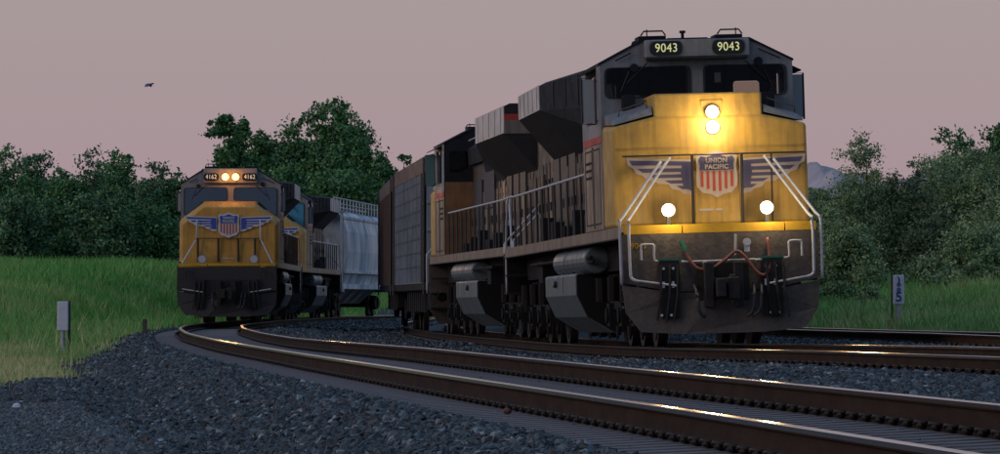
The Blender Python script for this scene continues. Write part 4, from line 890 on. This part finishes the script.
    for s_ in (-1, 1):
        q = MB(); q.box(min(s_ * 1.50, s_ * 1.506), max(s_ * 1.50, s_ * 1.506), P['tank'][0] + 2.2, P['tank'][0] + 2.23, .92, 1.2); q.cyl((s_ * 1.48, P['tank'][0] + 3.4, 1.08), (s_ * 1.56, P['tank'][0] + 3.4, 1.10), .06, 10); obj('filler', q, DRK, tk_o)
    for s_ in (-1, 1):
        q = MB(); q.cyl((s_ * 1.26, P['res'][0], 1.46), (s_ * 1.26, P['res'][1], 1.46), .235, 20); q.cyl((s_ * 1.26, P['res'][1] + .25, 1.46), (s_ * 1.26, P['res'][1] + 2.2, 1.46), .235, 20); obj('air_reservoir', q, TANK, root, bevel=.03)
        q = MB(); q.box(s_ * 1.2 - .2, s_ * 1.2 + .2, 15.2 if AH else 14.6, 16.0, 1.15, 1.55); q.tube([(s_ * 1.44, 5.8, 1.50), (s_ * 1.44, 17, 1.50)], .03, 6); q.tube([(s_ * 1.40, 5.8, 1.42), (s_ * 1.40, 9, 1.40), (s_ * 1.40, 9.1, 1.2)], .025, 6)
        for k_ in range(5): q.cyl((s_ * 1.3, 1.2 + k_ * .0, .9), (s_ * 1.3, 1.5, .9), .12, 8)
        obj('piping', q, UND, root)
    truck(root, 4.0); truck(root, 18.4)
    return root
PANEL = mat('radiator_panel_grey', (.62, .60, .58), .4, noise=.4, nscale=1.5, col2=(.25, .22, .2), streak=.3)
PA = dict(style='ah', nose_side=3.52, nose_centre=3.98, nose_cw=.86, door_top=2.75, emb_z=2.93, emb_s=.93, roof_top=4.88, roof_side=4.52, roof_w=.86, dash=4.0,
          wins=[[(-1.45, 3.99), (-1.45, 4.46), (-.12, 4.47), (-.12, 3.99)], [(.14, 3.99), (.14, 4.47), (1.42, 4.46), (1.42, 3.99)]], glass=GLS, num='9043', hl=(3.67, 3.43), lit=True, front_vis=True,
          hood_top=4.55, flare=(5.7, 13.2, 17.6), flare_top=4.78, flare_low=4.27, tank=(8.0, 13.6), res=(6.5, 9.9))
PB = dict(PA, num='', lit=False, front_vis=False, glass=GLB, flare=(9.5, 14.2, 21.0), flare_top=4.84, flare_low=4.22)
PC = dict(style='m', nose_side=3.16, nose_centre=3.76, nose_cw=.80, door_top=3.0, emb_z=3.28, emb_s=1.0, roof_top=4.78, roof_side=4.32, roof_w=.84, dash=3.7,
          wins=[[(-1.43, 3.34), (-1.43, 4.20), (-.12, 4.22), (-.12, 3.81), (-.78, 3.80)], [(.12, 3.81), (.12, 4.22), (1.43, 4.20), (1.43, 3.34), (.78, 3.80)]], glass=GLB, num='4162', hl=None, lit=True, front_vis=True,
          hood_top=4.45, flare=(12.5, 15.2, 20.6), flare_top=4.70, flare_low=4.15, tank=(8.3, 14.0), res=(7.3, 9.6))
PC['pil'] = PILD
PD = dict(PC, num='', lit=False, front_vis=False, glass=mat('blue_sky_reflection_glass', (.08, .30, .46), .15, spec=.8))  # opaque blue colour stands in for bright sky reflected in the panes
make_loco(PA, 75, 2, label='big yellow lead locomotive 9043 on the right with three blazing lamps', roll=-.029, off=(.12, .06))
make_loco(PB, 98.2, 2, rev=True, label='second locomotive of the right train, coupled cab-last behind the one numbered 9043', roll=-.01, off=(.20, .02), lift=.05)
make_loco(PC, 149, 1, label='left yellow locomotive 4162 with two orange headlights above its windshields')
make_loco(PD, 172.2, 1, label='trailing locomotive with windshield painted sky-reflection blue, between the one numbered 4162 and the pale hopper')

# ------------------------------------------------------------ freight cars
def car_root(name, d0, track, Ln, label, cat, group=None):
    fx, fz, fc = TR[track]; ya, yb = d0 + 2, d0 + Ln - 2
    pa = Vector((fx(ya), ya, fz(ya))); pb = Vector((fx(yb), yb, fz(yb))); dv = (pb - pa).normalized()
    r = empty(name, pa - dv * 2, (math.asin(dv.z), 0, -math.atan2(dv.x, dv.y))); tag(r, label, cat, group); return r
def car_truck(root, yc):
    t = MB()
    for s_ in (-1, 1):
        t.prism_x([(yc - 1.15, .48), (yc - 1.15, .66), (yc - .4, .88), (yc + .4, .88), (yc + 1.15, .66), (yc + 1.15, .48), (yc + .4, .30), (yc - .4, .30)], s_ * 1.0 - .07, s_ * 1.0 + .07)
        for q in (-.15, 0, .15): t.cyl((s_ * 1.03, yc + q, .35), (s_ * 1.03, yc + q, .8), .06, 6)
    t.box(-1.0, 1.0, yc - .2, yc + .2, .5, .9); o = obj('bogie', t, UND, root)
    for s2 in (-.88, .88):
        a = MB(); a.cyl((-.8, yc + s2, .46), (.8, yc + s2, .46), .07, 8); ax = obj('axle', a, UND, o)
        for s_ in (-1, 1):
            w_ = MB(); w_.cyl((s_ * .69, yc + s2, .46), (s_ * .82, yc + s2, .46), .46, 24); w_.cyl((s_ * .67, yc + s2, .46), (s_ * .69, yc + s2, .46), .49, 24); obj('wheel', w_, WHL, ax)
def ladder(root, x, y, z0, z1_, w_=.4, axis='y'):
    m = MB()
    for q in (-w_ / 2, w_ / 2): m.tube([(x, y + q, z0), (x, y + q, z1_)] if axis == 'y' else [(x + q, y, z0), (x + q, y, z1_)], .018, 5)
    z = z0 + .2
    while z < z1_: m.tube([(x, y - w_ / 2, z), (x, y + w_ / 2, z)] if axis == 'y' else [(x - w_ / 2, y, z), (x + w_ / 2, y, z)], .014, 5); z += .35
    obj('ladder', m, DRK, root)
def hopper(d0):
    Ln = 20.5; r = car_root('covered_hopper_wagon', d0, 1, Ln, 'pale grey covered hopper wagon with rounded streaked sides behind the left locomotives', 'freight wagon')
    sec_ = lambda k: [(-1.30 * k, 1.35), (-1.50 * k, 1.9), (-1.56 * k, 2.7), (-1.52 * k, 3.5), (-1.38 * k, 4.05), (-1.0 * k, 4.36), (0, 4.5), (1.0 * k, 4.36), (1.38 * k, 4.05), (1.52 * k, 3.5), (1.56 * k, 2.7), (1.50 * k, 1.9), (1.30 * k, 1.35)]
    m = MB(); ys = np.linspace(1.6, Ln - 1.6, 9); m.loft([[(x, y, z) for x, z in sec_(1)] for y in ys]); obj('hopper_body', m, HOPW, r, smooth=False, bevel=0)
    for e_ in (0, 1):
        T = (lambda y: y) if e_ == 0 else (lambda y: Ln - y)
        q = MB(); q.loft([[(x, T(1.60), z) for x, z in sec_(1)], [(x * .96, T(.9), 1.35 + (z - 1.35) * .55 + .9 * 0 + (z > 3) * .5) for x, z in sec_(1)]]); obj('slope_end', q, HOPG, r)
        q = MB(); q.box(-1.5, 1.5, *sorted((T(.1), T(.9))), 1.05, 1.30); q.box(-.14, .14, *sorted((T(-.35), T(.2))), .78, 1.02)
        for x in (-1.45, 1.45, -.9, .9): q.box(x - .05, x + .05, *sorted((T(.2), T(.3))), 1.2, 4.3 if abs(x) > 1 else 3.2)
        q.box(-1.5, 1.5, *sorted((T(.15), T(1.7))), 4.25, 4.31); obj('end_frame', q, HOPG, r)
        ladder(r, 1.46, T(.45), 1.1, 4.4, .42); ladder(r, -1.46, T(.45), 1.1, 4.4, .42)
    q = MB(); q.box(-1.52, 1.52, .2, Ln - .2, 1.16, 1.36); obj('side_sill', q, HOPW, r)
    for s_ in (-1, 1):
        q = MB(); q.box(min(s_ * 1.50, s_ * 1.60), max(s_ * 1.50, s_ * 1.60), .9, Ln - .9, 1.80, 1.90); q.box(min(s_ * 1.36, s_ * 1.44), max(s_ * 1.36, s_ * 1.44), .9, Ln - .9, 4.02, 4.12); obj('side_rib', q, HOPW, r)
    q = MB()
    for k in range(5): q.loft([[(-1.2, 2.2 + k * 3.4, 1.36), (1.2, 2.2 + k * 3.4, 1.36), (1.2, 5.2 + k * 3.4, 1.36), (-1.2, 5.2 + k * 3.4, 1.36)], [(-.4, 3.3 + k * 3.4, .55), (.4, 3.3 + k * 3.4, .55), (.4, 4.1 + k * 3.4, .55), (-.4, 4.1 + k * 3.4, .55)]])
    obj('discharge_chute', q, HOPG, r)
    q = MB(); q.box(-.45, .45, .6, Ln - .6, 4.60, 4.64)
    for s_ in (-1, 1):
        q.tube([(s_ * 1.1, .6, 4.86), (s_ * 1.1, Ln - .6, 4.86)], .03, 5)
        y = .6
        while y < Ln: q.tube([(s_ * 1.1, y, 4.3), (s_ * 1.1, y, 4.86)], .025, 5); y += 1.25
        q.tube([(s_ * 1.1, .6, 4.64), (s_ * 1.1, Ln - .6, 4.64)], .02, 5)
    obj('running_board', q, WHT, r)
    car_truck(r, 2.2); car_truck(r, Ln - 2.2); return r
hopper(195.6)
def gondola(d0, Ln, zt_, label, body, top):
    r = car_root('box_wagon', d0, 2, Ln, label, 'freight wagon', 'brown and grey high-sided wagons of the right train')
    m = MB(); m.box(-1.50, 1.50, .5, Ln - .5, 1.30, zt_ - .45); obj('body', m, body, r)
    m = MB(); m.prism_y([(-1.53, zt_ - .45), (-1.53, zt_ - .05), (-.9, zt_ + .10), (.9, zt_ + .10), (1.53, zt_ - .05), (1.53, zt_ - .45)], .45, Ln - .45); obj('roof', m, CARB, r)
    m = MB()
    for s_ in (-1, 1):
        y = .9
        while y < Ln - .6: m.box(min(s_ * 1.50, s_ * 1.545), max(s_ * 1.5, s_ * 1.545), y, y + .10, 1.32, zt_ - .46); y += 1.05
    obj('side_post', m, body, r)
    m = MB()
    for s_ in (-1, 1):
        y = 1.2
        while y < Ln - .8:
            z = 1.7
            while z < zt_ - .6: m.box(min(s_ * 1.50, s_ * 1.52), max(s_ * 1.5, s_ * 1.52), y, y + .22, z, z + .05); z += .36
            y += .525
    obj('rivet', m, SEAM, r)
    m = MB(); m.box(-1.52, 1.52, .2, Ln - .2, 1.12, 1.295); m.box(-.14, .14, -.35, .3, .78, 1.02); m.box(-.14, .14, Ln - .3, Ln + .35, .78, 1.02); obj('underframe', m, UND, r)
    m = MB(); m.box(-1.25, 1.25, 4.2, Ln - 4.2, .62, 1.11); obj('centre_sill', m, UND, r)
    m = MB(); m.box(-1.547, 1.547, .55, 2.6, 1.31, zt_ - .47); obj('end_shade_panel', m, UND, r)  # dark panel over the near end, standing in for the shaded gap
    m = MB()
    for xx in (-1.1, -.4, .4, 1.1): m.box(xx - .06, xx + .06, .40, .50, 1.3, zt_ - .5)
    for z in (1.9, 2.6, 3.3, 4.0): m.box(-1.5, 1.5, .44, .50, z, z + .08)
    obj('end_rib', m, body, r)
    for s_ in (-1, 1): ladder(r, s_ * 1.56, .75, 1.0, zt_ - .1, .42); ladder(r, s_ * 1.56, Ln - .75, 1.0, zt_ - .1, .42)
    m = MB()
    for k in range(9):
        for s_ in (-1, 1): m.box(s_ * 1.3 - .04, s_ * 1.3 + .04, 5 + k * (Ln - 10) / 8, 5.12 + k * (Ln - 10) / 8, .55, 1.12)
    obj('hanger', m, DRK, r)
    car_truck(r, 2.4); car_truck(r, Ln - 2.4); return r
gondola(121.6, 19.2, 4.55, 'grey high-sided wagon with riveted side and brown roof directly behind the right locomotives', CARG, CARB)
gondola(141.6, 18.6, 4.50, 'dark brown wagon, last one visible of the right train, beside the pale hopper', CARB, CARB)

# ------------------------------------------------------------ small things
def marker_post(pxx, d, label, writing):
    x = px(pxx, d); zb = zt(x, d); zb += .05; r = empty('marker_post', (x, d, zb)); tag(r, label, 'marker post', 'white trackside marker posts')
    m = MB(); m.tube([(0, 0, -.2), (0, 0, .62)], .045, 10); obj('pole', m, POSTG, r)
    m = MB(); m.box(.10, .15, .05, .10, -.2, 1.18) if not writing else m.box(-.15, -.11, .05, .09, -.2, 1.2); obj('stake', m, WOOD, r)
    m = MB(); m.box(-.115, .115, -.06, .06, .55, 1.16); b = obj('panel', m, POSTW, r, bevel=.02, seg=2)
    if writing:
        for (t_, z_, s_, rr) in ((')', 1.06, .17, 20), ('o', .97, .15, -40), ('o', .87, .15, 0), ('5', .70, .28, 80)):
            text(t_, s_, INK, b, (0.0, -.066, z_), name='hand_lettering', bold=.006)
    return r
marker_post(63, 101, 'white boxed marker post on a pole in the grass at left', False)
marker_post(898.5, 101, 'white marker post with blue hand lettering in front of the bushes at right', True)
def stone_obj(pxx, d, r, m, name, label, cat, zoff=0):
    x = px(pxx, d); b = bmesh.new(); bmesh.ops.create_icosphere(b, subdivisions=2, radius=r)
    for v in b.verts: v.co *= random.uniform(.8, 1.15); v.co.z *= .7
    me = bpy.data.meshes.new(name); b.to_mesh(me); b.free(); me.materials.append(m); o = bpy.data.objects.new(name, me); COL.objects.link(o); o.location = (x, d, zt(x, d) + r * .5 + zoff); tag(o, label, cat); return o
REDR = mat('red_stone', (.16, .07, .05), .8, noise=.5, nscale=20); WPL = mat('litter_white', (.55, .68, .85), .5)
stone_obj(507, 36, .036, REDR, 'stone', 'reddish brown stone on the ballast edge beside the nearest track', 'stone', .03)
m = MB(); m.loft([[(-.05, -.03, 0), (.05, -.03, 0), (.05, .03, 0), (-.05, .03, 0)], [(-.04, -.02, .05), (.03, -.03, .06), (.04, .02, .045), (-.03, .03, .055)]])
o = obj('litter', m, WPL, None, bevel=.01); x = px(17, 53); o.location = (x, 53, zt(x, 53) + .015); tag(o, 'small crumpled white scrap of litter on the dark gravel at left', 'litter')
m = MB(); m.box(-.05, .05, -.05, .05, -.2, .42); o = obj('wooden_stake', m, WOOD); x = px(145, 112); o.location = (x, 112, zt(x, 112)); tag(o, 'short grey wooden stake in the grass left of the left locomotive', 'stake')
# bird, far up at left
bd = 150; bx_, bz_ = px(149, bd), pz(85, bd); m = MB()
m.tube([(-.14, 0, .0), (-.06, 0, .02), (.05, 0, .02), (.12, 0, .05), (.16, 0, .04)], 0, 8, rs=[.008, .03, .036, .022, .005])
m.add([(-.05, 0, .02), (.05, 0, .02), (.09, .12, -.03), (.02, .20, -.05), (-.04, .10, .0), (-.05, 0, .032), (.05, 0, .032), (.09, .12, -.022), (.02, .20, -.045), (-.04, .10, .008)], [(0, 1, 2, 4), (4, 2, 3), (5, 9, 7, 6), (9, 8, 7)])
m.add([(-.05, 0, .02), (.05, 0, .02), (-.02, -.12, -.05), (-.14, -.18, -.07), (-.10, -.08, -.02), (-.05, 0, .032), (.05, 0, .032), (-.02, -.12, -.042), (-.14, -.18, -.062), (-.10, -.08, -.012)], [(0, 1, 2, 4), (4, 2, 3), (5, 9, 7, 6), (9, 8, 7)])
BRD = mat('bird_grey', (.10, .13, .24), .7); o = obj('bird', m, BRD, None, smooth=True); o.location = (bx_, bd, bz_); tag(o, 'small grey bird flying in the sky at upper left', 'bird')
